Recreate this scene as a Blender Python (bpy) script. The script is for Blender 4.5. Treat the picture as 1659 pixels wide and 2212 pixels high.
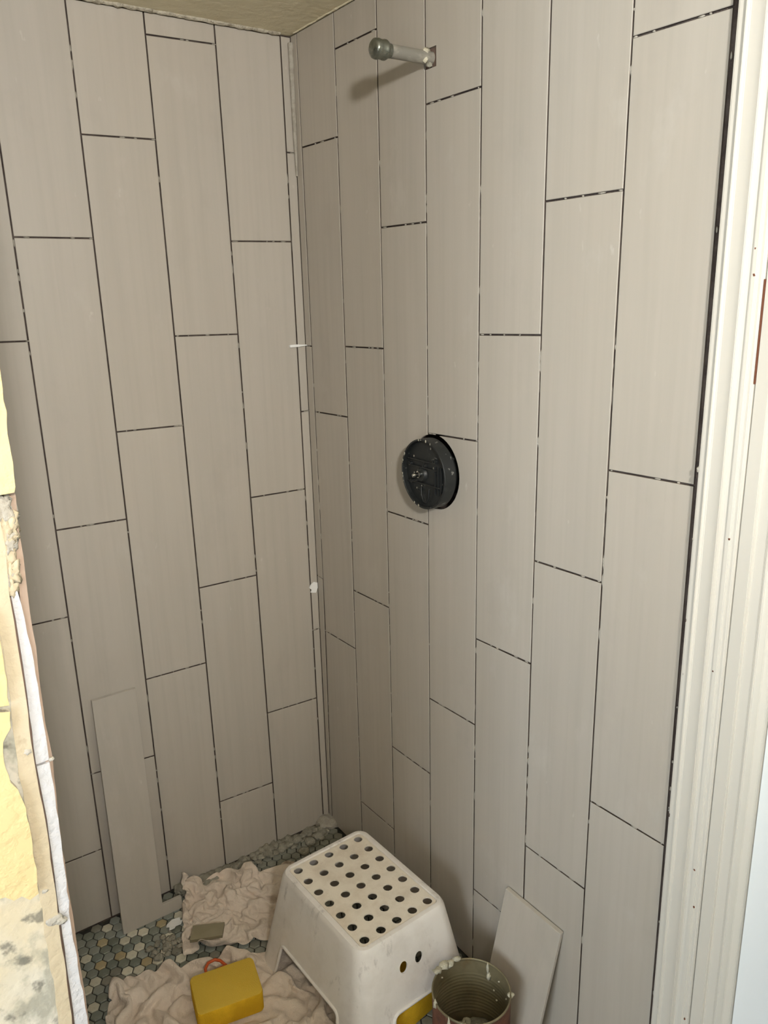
import bpy, bmesh, math, random
import numpy as np
from mathutils import Matrix, Vector, noise

for o in list(bpy.data.objects):
    bpy.data.objects.remove(o)
S = bpy.context.scene
COL = S.collection
PI = math.pi
random.seed(7)

# ------------------------------------------------------------------ camera
F_PX = 1692.657                                    # focal length in pixels of the 1659 wide frame
CAM = Vector((-0.98624, -1.75692, 1.5100))
RIGHT = Vector((0.81902916, -0.57324566, -0.0240967))
DOWN = Vector((-0.17353769, -0.20747464, -0.96272475))
FWD = Vector((0.54687833, 0.79268133, -0.26940751))
cam_data = bpy.data.cameras.new('camera')
cam = bpy.data.objects.new('camera', cam_data)
COL.objects.link(cam)
m = Matrix.Identity(4)
for i in range(3):
    m[i][0], m[i][1], m[i][2], m[i][3] = RIGHT[i], -DOWN[i], -FWD[i], CAM[i]
cam.matrix_world = m
cam_data.sensor_fit = 'HORIZONTAL'
cam_data.sensor_width = 36.0
cam_data.lens = 36.0 * F_PX / 1659.0
cam_data.clip_start = 0.01
S.camera = cam

# ------------------------------------------------------------------ world, light, exposure
world = bpy.data.worlds.new('sky')
S.world = world
world.use_nodes = True
world.node_tree.nodes['Background'].inputs[0].default_value = (0.62, 0.75, 0.92, 1)
world.node_tree.nodes['Background'].inputs[1].default_value = 1.0
S.view_settings.view_transform = 'Standard'
S.view_settings.look = 'None'
S.view_settings.gamma = 1.0
S.view_settings.use_curve_mapping = False
S.view_settings.exposure = 0.0
LAMP_POS = (-1.12, -2.55, 1.975)
LAMP_STRENGTH = 750.0
LAMP_COLOUR = (1.0, 0.985, 0.955)
# daylight that falls in through the bathroom window (behind and left of the camera)
day = bpy.data.lights.new('window_daylight', 'AREA')
day.shape = 'RECTANGLE'
day.size, day.size_y = 0.80, 0.95
day.energy = 40.0
day.color = (0.80, 0.90, 1.0)
day_o = bpy.data.objects.new('window_daylight', day)
day_o.location = (-2.42, -2.05, 1.10)
day_o.rotation_euler = (PI / 2, 0, -PI / 2)
COL.objects.link(day_o)

# ------------------------------------------------------------------ helpers
CEIL = 2.0766


def ray(px, py):
    return RIGHT * ((px - 829.5) / F_PX) + DOWN * ((py - 1106.0) / F_PX) + FWD


def on(px, py, axis, val):
    """point of the plane axis = val that the photograph shows at this pixel"""
    d = ray(px, py)
    return CAM + d * ((val - CAM[axis]) / d[axis])


def tag(o, label=None, cat=None, group=None, kind=None):
    if label: o['label'] = label
    if cat: o['category'] = cat
    if group: o['group'] = group
    if kind: o['kind'] = kind
    return o


def link(name, me, mat=None, parent=None):
    o = bpy.data.objects.new(name, me)
    COL.objects.link(o)
    if mat is not None and not me.materials:
        me.materials.append(mat)
    if parent is not None:
        o.parent = parent
    return o


def empty(name, loc=(0, 0, 0), rz=0.0):
    o = bpy.data.objects.new(name, None)
    COL.objects.link(o)
    o.location = loc
    o.rotation_euler = (0, 0, rz)
    o.empty_display_size = 0.03
    return o


def mesh(name, V, Fc, mat, parent=None, smooth=None):
    me = bpy.data.meshes.new(name)
    me.from_pydata([tuple(v) for v in V], [], [tuple(f) for f in Fc])
    bm = bmesh.new(); bm.from_mesh(me)
    bmesh.ops.recalc_face_normals(bm, faces=bm.faces)
    bm.to_mesh(me); bm.free()
    if smooth is not None:
        smooth_me(me, smooth)
    return link(name, me, mat, parent)


def smooth_me(me, ang):
    me.polygons.foreach_set('use_smooth', [True] * len(me.polygons))
    if ang < 179:
        me.set_sharp_from_angle(angle=math.radians(ang))


def frombm(name, bm, mat, parent=None, smooth=None):
    bmesh.ops.recalc_face_normals(bm, faces=bm.faces)
    me = bpy.data.meshes.new(name)
    bm.to_mesh(me); bm.free()
    if smooth is not None:
        smooth_me(me, smooth)
    return link(name, me, mat, parent)


def box(name, lo, hi, mat, parent=None, bev=0.0):
    bm = bmesh.new()
    bmesh.ops.create_cube(bm, size=1)
    for v in bm.verts:
        v.co = [lo[i] + (v.co[i] + .5) * (hi[i] - lo[i]) for i in range(3)]
    if bev:
        bmesh.ops.bevel(bm, geom=bm.edges[:], offset=bev, segments=2, affect='EDGES', profile=0.6)
    return frombm(name, bm, mat, parent, 40 if bev else None)


def prism(name, poly, axis, a, b, mat, parent=None, bev=0.0, smooth=None):
    """polygon given in the two other axes, extruded along axis from a to b"""
    def p3(p, t):
        q = list(p); q.insert(axis, t); return q
    n = len(poly)
    V = [p3(p, a) for p in poly] + [p3(p, b) for p in poly]
    Fc = [list(range(n)), list(range(2 * n - 1, n - 1, -1))] + [[i, (i + 1) % n, n + (i + 1) % n, n + i] for i in range(n)]
    o = mesh(name, V, Fc, mat, parent, smooth)
    if bev:
        bm = bmesh.new(); bm.from_mesh(o.data)
        bmesh.ops.bevel(bm, geom=bm.edges[:], offset=bev, segments=1, affect='EDGES')
        bm.to_mesh(o.data); bm.free()
    return o


def lathe(name, prof, n, mat, parent=None, axis='z', closed=False, smooth=40, origin=(0, 0, 0)):
    """profile of (radius, height) spun about an axis"""
    V, Fc = [], []
    k = len(prof)
    for i in range(n):
        t = 2 * PI * i / n
        for r, h in prof:
            c, s = r * math.cos(t), r * math.sin(t)
            p = (c, s, h) if axis == 'z' else (h, c, s)
            V.append([p[j] + origin[j] for j in range(3)])
    for i in range(n):
        j = (i + 1) % n
        for q in range(k if closed else k - 1):
            w = (q + 1) % k
            Fc.append((i * k + q, j * k + q, j * k + w, i * k + w))
    if not closed:
        if prof[0][0] > 1e-6: Fc.append([i * k for i in range(n)][::-1])
        if prof[-1][0] > 1e-6: Fc.append([i * k + k - 1 for i in range(n)])
    o = mesh(name, V, Fc, mat, parent)
    bm = bmesh.new(); bm.from_mesh(o.data)
    bmesh.ops.remove_doubles(bm, verts=bm.verts, dist=1e-6)
    bmesh.ops.recalc_face_normals(bm, faces=bm.faces)
    bm.to_mesh(o.data); bm.free()
    smooth_me(o.data, smooth)
    return o


def tube(name, pts, r, n, mat, parent=None, closed=False, smooth=60):
    pts = [Vector(p) for p in pts]
    V, Fc = [], []
    k = len(pts)
    prev = None
    for i, p in enumerate(pts):
        a = pts[(i - 1) % k] if (closed or i) else p
        b = pts[(i + 1) % k] if (closed or i < k - 1) else p
        t = (b - a).normalized()
        ref = prev if prev is not None else (Vector((0, 0, 1)) if abs(t.z) < .9 else Vector((1, 0, 0)))
        u = (ref - t * ref.dot(t)).normalized(); prev = u
        w = t.cross(u)
        rr = r[i] if isinstance(r, (list, tuple)) else r
        for j in range(n):
            an = 2 * PI * j / n
            V.append(p + (u * math.cos(an) + w * math.sin(an)) * rr)
    for i in range(k if closed else k - 1):
        i2 = (i + 1) % k
        for j in range(n):
            j2 = (j + 1) % n
            Fc.append((i * n + j, i2 * n + j, i2 * n + j2, i * n + j2))
    if not closed:
        Fc.append(list(range(n))[::-1]); Fc.append([(k - 1) * n + j for j in range(n)])
    return mesh(name, V, Fc, mat, parent, smooth)


def cut(o, cutters):
    """subtract meshes from o and throw the cutters away"""
    for c in cutters:
        md = o.modifiers.new('cut', 'BOOLEAN')
        md.operation = 'DIFFERENCE'; md.solver = 'EXACT'; md.object = c
    bpy.context.view_layer.update()
    dg = bpy.context.evaluated_depsgraph_get()
    me = bpy.data.meshes.new_from_object(o.evaluated_get(dg))
    o.modifiers.clear()
    old = o.data
    o.data = me
    me.name = o.name
    bpy.data.meshes.remove(old)
    for c in cutters:
        d = c.data
        bpy.data.objects.remove(c)
        bpy.data.meshes.remove(d)


def blob(name, loc, size, mat, parent=None, seed=0, sub=2, rough=.45, freq=1.6):
    bm = bmesh.new()
    bmesh.ops.create_icosphere(bm, subdivisions=sub, radius=1)
    for v in bm.verts:
        n = noise.noise(v.co * freq + Vector((seed * 3.1, seed * 1.7, seed)))
        v.co = v.co * (1 + rough * n)
        v.co = Vector((loc[0] + v.co.x * size[0], loc[1] + v.co.y * size[1], loc[2] + v.co.z * size[2]))
    return frombm(name, bm, mat, parent, 180)


# ------------------------------------------------------------------ materials
def C(r, g, b):
    """an sRGB 0-255 colour as linear"""
    f = lambda c: c / 12.92 if c <= .04045 else ((c + .055) / 1.055) ** 2.4
    return (f(r / 255), f(g / 255), f(b / 255), 1)


class Mat:
    def __init__(self, name, base, rough=.6, metal=0.0, spec=.5):
        self.m = bpy.data.materials.new(name)
        self.m.use_nodes = True
        self.t = self.m.node_tree
        self.b = self.t.nodes['Principled BSDF']
        self.b.inputs['Base Color'].default_value = base
        self.b.inputs['Roughness'].default_value = rough
        self.b.inputs['Metallic'].default_value = metal
        self.b.inputs['Specular IOR Level'].default_value = spec
        self.out = None
        self.base = base
        self.h = None

    def nd(self, t, **kw):
        n = self.t.nodes.new(t)
        for k, v in kw.items(): setattr(n, k, v)
        return n

    def coords(self, scale=(1, 1, 1)):
        tc = self.nd('ShaderNodeTexCoord'); mp = self.nd('ShaderNodeMapping')
        mp.inputs['Scale'].default_value = scale
        self.t.links.new(tc.outputs['Object'], mp.inputs['Vector'])
        return mp.outputs[0]

    def noise(self, scale, stretch=(1, 1, 1), detail=3, lo=.4, hi=.6, rough=.55, kind='n'):
        if kind == 'v':
            n = self.nd('ShaderNodeTexVoronoi'); o = n.outputs['Distance']
        else:
            n = self.nd('ShaderNodeTexNoise'); o = n.outputs['Fac']
            n.inputs['Detail'].default_value = detail; n.inputs['Roughness'].default_value = rough
        n.inputs['Scale'].default_value = scale
        self.t.links.new(self.coords(stretch), n.inputs['Vector'])
        r = self.nd('ShaderNodeMapRange')
        r.inputs['From Min'].default_value = lo; r.inputs['From Max'].default_value = hi
        self.t.links.new(o, r.inputs['Value'])
        return r.outputs[0]

    def colour(self):
        if self.out is None:
            n = self.nd('ShaderNodeRGB'); n.outputs[0].default_value = self.base; self.out = n.outputs[0]
        return self.out

    def mix(self, col, fac, amount=1.0, mode='MIX'):
        """lay another colour over the base where fac is high"""
        a = self.colour()
        mx = self.nd('ShaderNodeMix', data_type='RGBA', blend_type=mode)
        ml = self.nd('ShaderNodeMath', operation='MULTIPLY'); ml.inputs[1].default_value = amount
        if isinstance(fac, (int, float)): ml.inputs[0].default_value = fac
        else: self.t.links.new(fac, ml.inputs[0])
        self.t.links.new(ml.outputs[0], mx.inputs['Factor'])
        self.t.links.new(a, mx.inputs['A'])
        if isinstance(col, tuple): mx.inputs['B'].default_value = col
        else: self.t.links.new(col, mx.inputs['B'])
        self.out = mx.outputs['Result']
        self.t.links.new(self.out, self.b.inputs['Base Color'])
        return self

    def rnd(self, amount):
        """a little lighter or darker from piece to piece"""
        oi = self.nd('ShaderNodeObjectInfo')
        r = self.nd('ShaderNodeMapRange')
        r.inputs['To Min'].default_value = 1 - amount; r.inputs['To Max'].default_value = 1 + amount
        self.t.links.new(oi.outputs['Random'], r.inputs['Value'])
        cb = self.nd('ShaderNodeCombineColor')
        for i in range(3): self.t.links.new(r.outputs[0], cb.inputs[i])
        return self.mix(cb.outputs[0], 1.0, 1.0, 'MULTIPLY')

    def objcol(self):
        oi = self.nd('ShaderNodeObjectInfo')
        self.out = oi.outputs['Color']
        self.t.links.new(self.out, self.b.inputs['Base Color'])
        return self

    def bump(self, fac, strength=.2, dist=.002):
        bp = self.nd('ShaderNodeBump')
        bp.inputs['Strength'].default_value = strength; bp.inputs['Distance'].default_value = dist
        self.t.links.new(fac, bp.inputs['Height'])
        if self.h is not None: self.t.links.new(self.h, bp.inputs['Normal'])
        self.h = bp.outputs[0]
        self.t.links.new(self.h, self.b.inputs['Normal'])
        return self

    def roughvar(self, fac, lo, hi):
        r = self.nd('ShaderNodeMapRange')
        r.inputs['To Min'].default_value = lo; r.inputs['To Max'].default_value = hi
        self.t.links.new(fac, r.inputs['Value']); self.t.links.new(r.outputs[0], self.b.inputs['Roughness'])
        return self


def tile_material():
    a = Mat('grey_beige_porcelain', C(181, 174, 163), .48, spec=.35)
    a.rnd(.022)
    a.mix(C(191, 183, 172), a.noise(26, (1, 1, .06), 4, .35, .7), .45)        # fine drawn grain along the tile
    a.mix(C(170, 163, 152), a.noise(70, (1, 1, .03), 3, .45, .7), .35)
    a.mix(C(184, 173, 156), a.noise(2.1, (1, 1, .5), 2, .4, .7), .30)         # warm and cool drifts in the glaze
    a.mix(C(204, 198, 189), a.noise(9, (1, 1, .55), 5, .60, .78, .65), .35)   # dried thinset haze
    a.mix(C(214, 209, 200), a.noise(46, (1, 1, .45), 3, .70, .78), .40)       # small splashes
    a.mix(C(164, 156, 146), a.noise(5.5, (1, 1, .7), 5, .56, .74, .65), .35)    # smears
    a.roughvar(a.noise(9, (1, 1, .55), 4, .4, .7), .42, .6)
    return a.m


M = {}
M['tile'] = tile_material()
a = Mat('thinset', C(92, 82, 76), .95, spec=.1)
a.mix(C(62, 53, 50), a.noise(30, (1, 1, 1), 3, .4, .6), .7).bump(a.noise(140), .5, .002)
M['thinset'] = a.m
a = Mat('tile_body_edge', C(112, 101, 92), .9, spec=.1)
a.mix(C(78, 68, 62), a.noise(50, (1, 1, .3), 3, .4, .6), .7).mix(C(170, 162, 150), a.noise(35, (1, 1, .5), 3, .62, .72), .7)
M['tile_edge'] = a.m
a = Mat('light_thinset', C(176, 170, 158), .95, spec=.1)
a.mix(C(150, 143, 130), a.noise(60), .6).bump(a.noise(220), .5, .001)
M['thinset_light'] = a.m
a = Mat('ceiling_paint', C(238, 229, 202), .9, spec=.15)
a.mix(C(220, 210, 180), a.noise(6, (1, 1, 1), 4, .4, .65), .5).bump(a.noise(38, (1, 1, 1), 4), .35, .004)
M['ceiling'] = a.m
a = Mat('old_plaster_edge', C(196, 188, 170), .95, spec=.1)
a.mix(C(140, 130, 112), a.noise(40, (1, 1, 1), 4, .5, .65), .7).bump(a.noise(120), .6, .003)
M['plaster_edge'] = a.m
a = Mat('trim_paint', C(214, 209, 198), .38, spec=.45)
a.mix(C(206, 200, 188), a.noise(3, (1, 1, .5), 2, .4, .65), .3)
M['trim'] = a.m
a = Mat('door_paint', C(240, 243, 243), .45, spec=.4)
M['door'] = a.m
a = Mat('bare_wood', C(112, 66, 44), .8)
a.mix(C(80, 44, 30), a.noise(60, (1, 1, .1)), .6)
M['wood'] = a.m
a = Mat('painted_wall', C(168, 162, 148), .8, spec=.2)
M['wall'] = a.m
a = Mat('grout_bed', C(58, 58, 54), .95, spec=.1)
a.mix(C(86, 84, 76), a.noise(50), .6).bump(a.noise(200), .5, .002)
M['grout'] = a.m
a = Mat('marble_mosaic', C(120, 128, 122), .5, spec=.4)
a.objcol()
a.mix(C(190, 190, 178), a.noise(60, (1, 1, 1), 4, .52, .8), .30)
a.mix(C(70, 74, 70), a.noise(95, (1, 1, 1), 4, .55, .8), .25)
M['hex'] = a.m
a = Mat('stool_plastic', C(246, 240, 234), .42, spec=.4)
a.mix(C(208, 198, 186), a.noise(9, (1, 1, 1), 5, .45, .75, .65), .5)
a.mix(C(120, 110, 100), a.noise(30, (1, 1, .35), 6, .58, .78, .75), .6)
M['stool'] = a.m
a = Mat('stool_tread', C(248, 238, 222), .6, spec=.3)
a.mix(C(208, 190, 166), a.noise(16, (1, 1, 1), 5, .45, .75, .65), .6)
a.mix(C(120, 100, 84), a.noise(42, (1, 1, 1), 5, .66, .8, .7), .5)
a.bump(a.noise(300), .3, .0006)
M['tread'] = a.m
a = Mat('canvas', C(234, 219, 203), .95, spec=.1)
a.mix(C(208, 190, 170), a.noise(7, (1, 1, 1), 4, .45, .7), .5)
a.mix(C(140, 132, 114), a.noise(24, (1, 1, 1), 4, .66, .8, .6), .5)
a.bump(a.noise(420, (1, 1, 1), 2), .35, .0008)
a.bump(a.noise(45, (1, 1, 1), 4, .3, .7, .6), .55, .006)
a.b.inputs['Sheen Weight'].default_value = .15
M['cloth'] = a.m
a = Mat('sponge_foam', C(246, 200, 54), .95, spec=.1)
a.mix(C(188, 140, 24), a.noise(14), .5)
a.bump(a.noise(500, (1, 1, 1), 2), .6, .001)
M['sponge'] = a.m
a = Mat('sponge_shaded_top', C(226, 190, 78), .95, spec=.1)  # duller colour on the top face stands in for weaker light there
a.mix(C(236, 192, 66), a.noise(10, (1, 1, 1), 3, .5, .75), .5)
a.mix(C(200, 186, 140), a.noise(30, (1, 1, 1), 4, .68, .8), .5)
a.bump(a.noise(500, (1, 1, 1), 2), .6, .001)
M['sponge_top'] = a.m
a = Mat('galvanised', C(122, 124, 114), .34, .85)
a.mix(C(146, 146, 134), a.noise(60, (.3, 1, 1), 5, .48, .62), .5)
a.roughvar(a.noise(80, (1, 1, 1), 3), .22, .45)
M['galv'] = a.m
a = Mat('pipe_dusty', C(138, 134, 124), .75, .25)
a.mix(C(172, 166, 152), a.noise(55, (.4, 1, 1), 5, .48, .6), .7)
a.mix(C(96, 92, 86), a.noise(70, (.4, 1, 1), 4, .62, .72), .7)
M['pipe'] = a.m
a = Mat('chrome', C(190, 190, 186), .18, 1.0)
M['chrome'] = a.m
a = Mat('black_plastic', C(34, 36, 36), .45, spec=.4)
a.mix(C(84, 86, 84), a.noise(30, (1, 1, 1), 5, .58, .8, .7), .45)
a.mix(C(150, 150, 144), a.noise(70, (1, 1, .25), 3, .66, .72), .6)
a.mix(C(150, 150, 144), a.noise(80, (1, .3, 1), 3, .68, .73), .6)
M['black'] = a.m
a = Mat('tin_inside', C(130, 120, 92), .5, .2)
a.mix(C(92, 82, 60), a.noise(20, (1, 1, 1), 5, .45, .65), .6)
a.mix(C(120, 88, 50), a.noise(40, (1, 1, .5), 4, .6, .75), .5)
M['tin'] = a.m
a = Mat('rusty_tin', C(112, 70, 50), .75, .15)
a.mix(C(72, 46, 36), a.noise(24, (1, 1, 1), 5, .42, .62), .8)
a.mix(C(150, 118, 92), a.noise(60, (1, 1, .3), 4, .62, .74), .5)
a.bump(a.noise(160), .4, .001)
M['rust'] = a.m
a = Mat('dried_mortar', C(206, 200, 180), .95, spec=.1)
a.mix(C(182, 174, 150), a.noise(60), .6).bump(a.noise(200), .6, .002)
M['mortar'] = a.m
a = Mat('grey_mortar', C(168, 163, 148), .95, spec=.1)
a.mix(C(134, 130, 116), a.noise(60), .6).bump(a.noise(200), .6, .002)
M['mortar_grey'] = a.m
a = Mat('orange_plastic', C(196, 84, 30), .45)
M['orange'] = a.m
a = Mat('white_plastic', C(244, 243, 240), .5)
M['white'] = a.m
a = Mat('foam_board', C(188, 186, 186), .85, spec=.2)
a.mix(C(176, 174, 172), a.noise(26, (1, 1, .6), 5, .6, .78, .65), .6)
a.mix(C(120, 118, 112), a.noise(60, (1, 1, 1), 4, .68, .78), .5)
a.bump(a.noise(130, (1, 1, 1), 3), .35, .002)
M['foam'] = a.m
a = Mat('beige_render', C(184, 170, 144), .95, spec=.1)
a.mix(C(198, 186, 164), a.noise(18, (1, 1, .6), 4, .5, .7), .6)
a.mix(C(134, 116, 92), a.noise(34, (1, 1, .8), 5, .63, .74), .7)
a.bump(a.noise(90, (1, 1, 1), 4), .3, .002)
M['beige'] = a.m
a = Mat('yellow_paint', C(204, 184, 136), .6, spec=.3)
a.mix(C(194, 166, 110), a.noise(9, (1, 1, .7), 4, .45, .65), .7)
a.mix(C(208, 194, 158), a.noise(16, (1, 1, 1), 4, .55, .72), .7)
a.bump(a.noise(60, (1, 1, 1), 4), .3, .003)
M['yellow'] = a.m
a = Mat('mouldy_plaster', C(196, 190, 176), .9, spec=.15)
a.mix(C(190, 168, 118), a.noise(7, (1, 1, .8), 4, .55, .7), .5)
a.mix(C(140, 138, 124), a.noise(17, (1, 1, .8), 5, .50, .60, .65), .75)
a.mix(C(96, 94, 86), a.noise(40, (1, 1, 1), 4, .58, .66), .75)
a.bump(a.noise(70, (1, 1, 1), 4), .25, .002)
M['mould'] = a.m
a = Mat('fired_clay_edge', C(158, 136, 118), .9)
a.mix(C(146, 126, 110), a.noise(40), .6)
M['clay'] = a.m
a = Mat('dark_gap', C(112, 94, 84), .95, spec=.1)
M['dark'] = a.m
a = Mat('olive_tile_offcut', C(132, 122, 96), .55)
a.mix(C(146, 136, 112), a.noise(20), .5)
M['offcut'] = a.m

# ------------------------------------------------------------------ the room shell
GAP = 0.0032          # open joint between wall tiles
TH = 0.0085           # tile thickness
SUB = 0.0045          # how far the thinset lies behind the tile face

VL = {'a': (-0.0197, -0.00297), 'b': (-0.1734, -0.00531), 'c': (-0.3324, -0.00296), 'd': (-0.4887, -0.00158),
      'e': (-0.6431, -0.00171), 'f': (-0.7990, -0.0015), 'g': (-0.8960, 0.0)}
VR = {'A': (-0.0229, -0.00551), 'B': (-0.1802, -0.00305), 'C': (-0.3352, -0.00363), 'D': (-0.4878, -0.00416),
      'E': (-0.6435, -0.00296), 'F': (-0.7998, -0.00272), 'G': (-0.9558, -0.00190), 'H': (-1.1155, 0.00248)}
# heights of the cross joints (far end, near end as the photograph shows them from left to right)
HL = {'0a': [(1.8313, 1.8313), (1.2230, 1.2235), (.6187, .6187)],
      'ab': [(1.6324, 1.6336), (1.023, 1.0205), (0.4169, 0.4112)],
      'bc': [(2.032, 2.0347), (1.4269, 1.4237), (0.8186, 0.8162), (0.2056, 0.1997)],
      'cd': [(1.8317, 1.8341), (1.2263, 1.2237), (0.6184, 0.6161)],
      'de': [(1.6334, 1.6333), (1.0278, 1.0249), (0.4174, 0.409)],
      'ef': [(1.4342, 1.4323), (0.8261, 0.8242), (0.2087, 0.2068)],
      'fg': [(1.834, 1.834), (1.224, 1.224), (.614, .614)]}
HR = {'0A': [(1.3870, 1.3865), (.7750, .7730)],
      'AB': [(1.8394, 1.8373), (1.2239, 1.2274), (0.6215, 0.6253)],
      'BC': [(2.0063, 2.0056), (1.3918, 1.3937), (0.7872, 0.7903), (0.1685, 0.1736)],
      'CD': [(1.64, 1.6387), (1.0287, 1.0312), (0.4174, 0.4214)],
      'DE': [(1.8431, 1.8425), (1.2282, 1.2328), (0.6189, 0.6241)],
      'EF': [(1.4316, 1.435), (0.8233, 0.8281), (0.2074, 0.2139)],
      'FG': [(1.6448, 1.6454), (1.0345, 1.038), (0.4233, 0.4265)],
      'GH': [(1.841, 1.8388), (1.2293, 1.2324), (0.6192, 0.6233)]}

wall_left = box('wall_left', (-0.93, SUB, -0.02), (0.10, 0.09, CEIL), M['thinset'])
tag(wall_left, kind='structure')
wall_right = box('wall_right', (SUB, -1.1225, -0.02), (0.10, SUB, CEIL), M['thinset'])
tag(wall_right, kind='structure')


def wall_tile(corner, place, parent, name='wall_tile'):
    """corner: (u, z) of the four front corners; place(u, depth, z) maps to the room"""
    cu = sum(p[0] for p in corner) / 4; cz = sum(p[1] for p in corner) / 4
    tip = random.uniform(-.0005, .0005)
    def ring(inset, d):
        out = []
        for u, z in corner:
            iu = u + (inset if u < cu else -inset); iz = z + (inset if z < cz else -inset)
            out.append(place(iu, d + tip * (1 if u < cu else -1), iz))
        return out
    V = ring(.0009, 0) + ring(0, .0008) + ring(0, TH)
    Fc = [(0, 1, 2, 3)]
    for k in (0, 4):
        for i in range(4):
            j = (i + 1) % 4
            Fc.append((k + i, k + 4 + i, k + 4 + j, k + j))
    Fc.append((11, 10, 9, 8))
    o = mesh(name, V, Fc, M['tile'], parent)
    o.data.materials.append(M['tile_edge'])              # raw sides of the tile in the joints
    for i in range(5, 9): o.data.polygons[i].material_index = 1
    return o


def column(uA, uB, joints, place, parent, top, bottom):
    """uA is the line at the first end of each joint pair, uB at the second; returns the tiles top to bottom"""
    g = GAP / 2
    zs = [(top, top)] + joints + [(bottom, bottom)]
    tiles = []
    for k in range(len(zs) - 1):
        (ta, tb), (ba, bb) = zs[k], zs[k + 1]
        gt = g if k else 0; gb = g if k < len(zs) - 2 else 0
        s = 1 if uA(0) < uB(0) else -1
        q = [(uA(ta) + s * g, ta - gt), (uB(tb) - s * g, tb - gt), (uB(bb) - s * g, bb + gb), (uA(ba) + s * g, ba + gb)]
        tiles.append(wall_tile(q, place, parent))
    return tiles


def L(t):
    return lambda z: t[0] + t[1] * z


left_at = lambda u, d, z: (u, d, z)
right_at = lambda u, d, z: (d, u, z)
zero = lambda z: 0.0010
keys = ['a', 'b', 'c', 'd', 'e', 'f', 'g']
column(L(VL['a']), zero, HL['0a'], left_at, wall_left, CEIL - .004, .004)
for i in range(6):
    column(L(VL[keys[i + 1]]), L(VL[keys[i]]), HL[keys[i] + keys[i + 1]], left_at, wall_left, CEIL - .004, .004)
keys = 'ABCDEFGH'
# the narrow filler column in the corner tapers towards the floor
line_A = lambda z: -.0158 - .0140 * min(1.0, z / .6) + .0018 * max(0.0, z - .9)
column(lambda z: 0.0010, line_A, HR['0A'], right_at, wall_right, CEIL - .002, .004)
rt = {}
for i in range(7):
    k = keys[i] + keys[i + 1]
    rt[k] = column(line_A if i == 0 else L(VR[keys[i]]), L(VR[keys[i + 1]]), HR[k], right_at, wall_right, CEIL - .002, .004)

# the tiled side of the partition that closes the stall on the left
wall_side = box('wall_side', (-0.985, -1.02, -0.02), (-0.9045, SUB, CEIL), M['thinset'])
tag(wall_side, kind='structure')
side_at = lambda u, d, z: (-.900 - d, u, z)
for i in range(7):
    z0 = (1.834, 1.634, 1.433)[i % 3]
    ya, yb_ = -.002 - .155 * i, max(-1.076, -.002 - .155 * (i + 1))
    column(lambda z, y=ya: y, lambda z, y=yb_: y, [(z0, z0), (z0 - .61, z0 - .61), (z0 - 1.22, z0 - 1.22)], side_at, wall_side, CEIL - .004, .004)

# openings cut for the mixer valve and the shower pipe
VALVE = (-0.515, 1.1505)
PIPE = (-0.5085, 1.9170)


def cyl_cutter(y, z, r, x0=-.05, x1=.09, n=48):
    return lathe('cutter', [(0, x0), (r, x0), (r, x1), (0, x1)], n, None, axis='x', origin=(0, y, z))


for tl in (rt['CD'][1], rt['CD'][2], rt['DE'][2], rt['DE'][1]):
    zs = [v.co.z for v in tl.data.vertices]
    if min(zs) < VALVE[1] + .079 and max(zs) > VALVE[1] - .079:
        cut(tl, [cyl_cutter(VALVE[0], VALVE[1], .079)])
for tl in (rt['CD'][0], rt['DE'][0]):
    c = box('cutter', (-.05, PIPE[0] - .0195, PIPE[1] - .017), (.05, PIPE[0] + .0165, PIPE[1] + .0165), None)
    cut(tl, [c])
cut(wall_right, [cyl_cutter(VALVE[0], VALVE[1], .083, -.02, .085)])

# dried thinset left in some of the joints
bm = bmesh.new()


def crumb(p, s):
    r = bmesh.ops.create_icosphere(bm, subdivisions=1, radius=1)
    for v in r['verts']:
        n = 1 + .5 * noise.noise(v.co * 2 + Vector(p) * 90)
        v.co = Vector((p[0] + v.co.x * s[0] * n, p[1] + v.co.y * s[1] * n, p[2] + v.co.z * s[2] * n))


for key, t in VL.items():
    if key == 'g': continue
    for _ in range(9):
        z = random.uniform(.05, 2.0)
        crumb((t[0] + t[1] * z, .0022, z), (.0016, .0022, random.uniform(.002, .013)))
for key, js in HL.items():
    for ja, jb in js:
        t = VL[key[1]]; t0 = VL.get(key[0], (0, 0))
        for _ in range(4):
            w = random.random(); x = t[0] * (1 - w) + t0[0] * w
            crumb((x, .0022, ja * (1 - w) + jb * w), (random.uniform(.001, .008), .0022, .0014))
o = frombm('thinset_residue', bm, M['thinset_light'], wall_left, 180); o['kind'] = 'stuff'
bm = bmesh.new()
for key, t in VR.items():
    if key == 'H': continue
    for _ in range(12):
        z = random.uniform(.05, 2.0)
        crumb((.0022, t[0] + t[1] * z, z), (.0022, .0016, random.uniform(.002, .015)))
for key, js in HR.items():
    for ja, jb in js:
        t = VR[key[1]]; t0 = VR.get(key[0], (0, 0))
        for _ in range(4):
            w = random.random(); y = t[0] * (1 - w) + t0[0] * w
            crumb((.0022, y, ja * w + jb * (1 - w)), (.0022, random.uniform(.001, .008), .0014))
for _ in range(12):                                  # lumps on the bare end beside the door casing
    z = random.uniform(.1, 1.9)
    crumb((.001, -1.1175 + .00248 * z, z), (.0014, .0014, random.uniform(.002, .006)))
o = frombm('thinset_residue', bm, M['thinset_light'], wall_right, 180); o['kind'] = 'stuff'
# filler lumps in the bottom of the corner and smeared up the corner joint
blob('corner_filler', (-.014, -.014, .008), (.034, .032, .018), M['thinset_light'], wall_left, 5, 3, .5, 1.8)
tube('corner_filler', [(-.004, -.006, z) for z in (1.78, 1.85, 1.93, 2.0, 2.06)], [.002, .0045, .0055, .006, .0065], 8, M['thinset_light'], wall_right)

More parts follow.
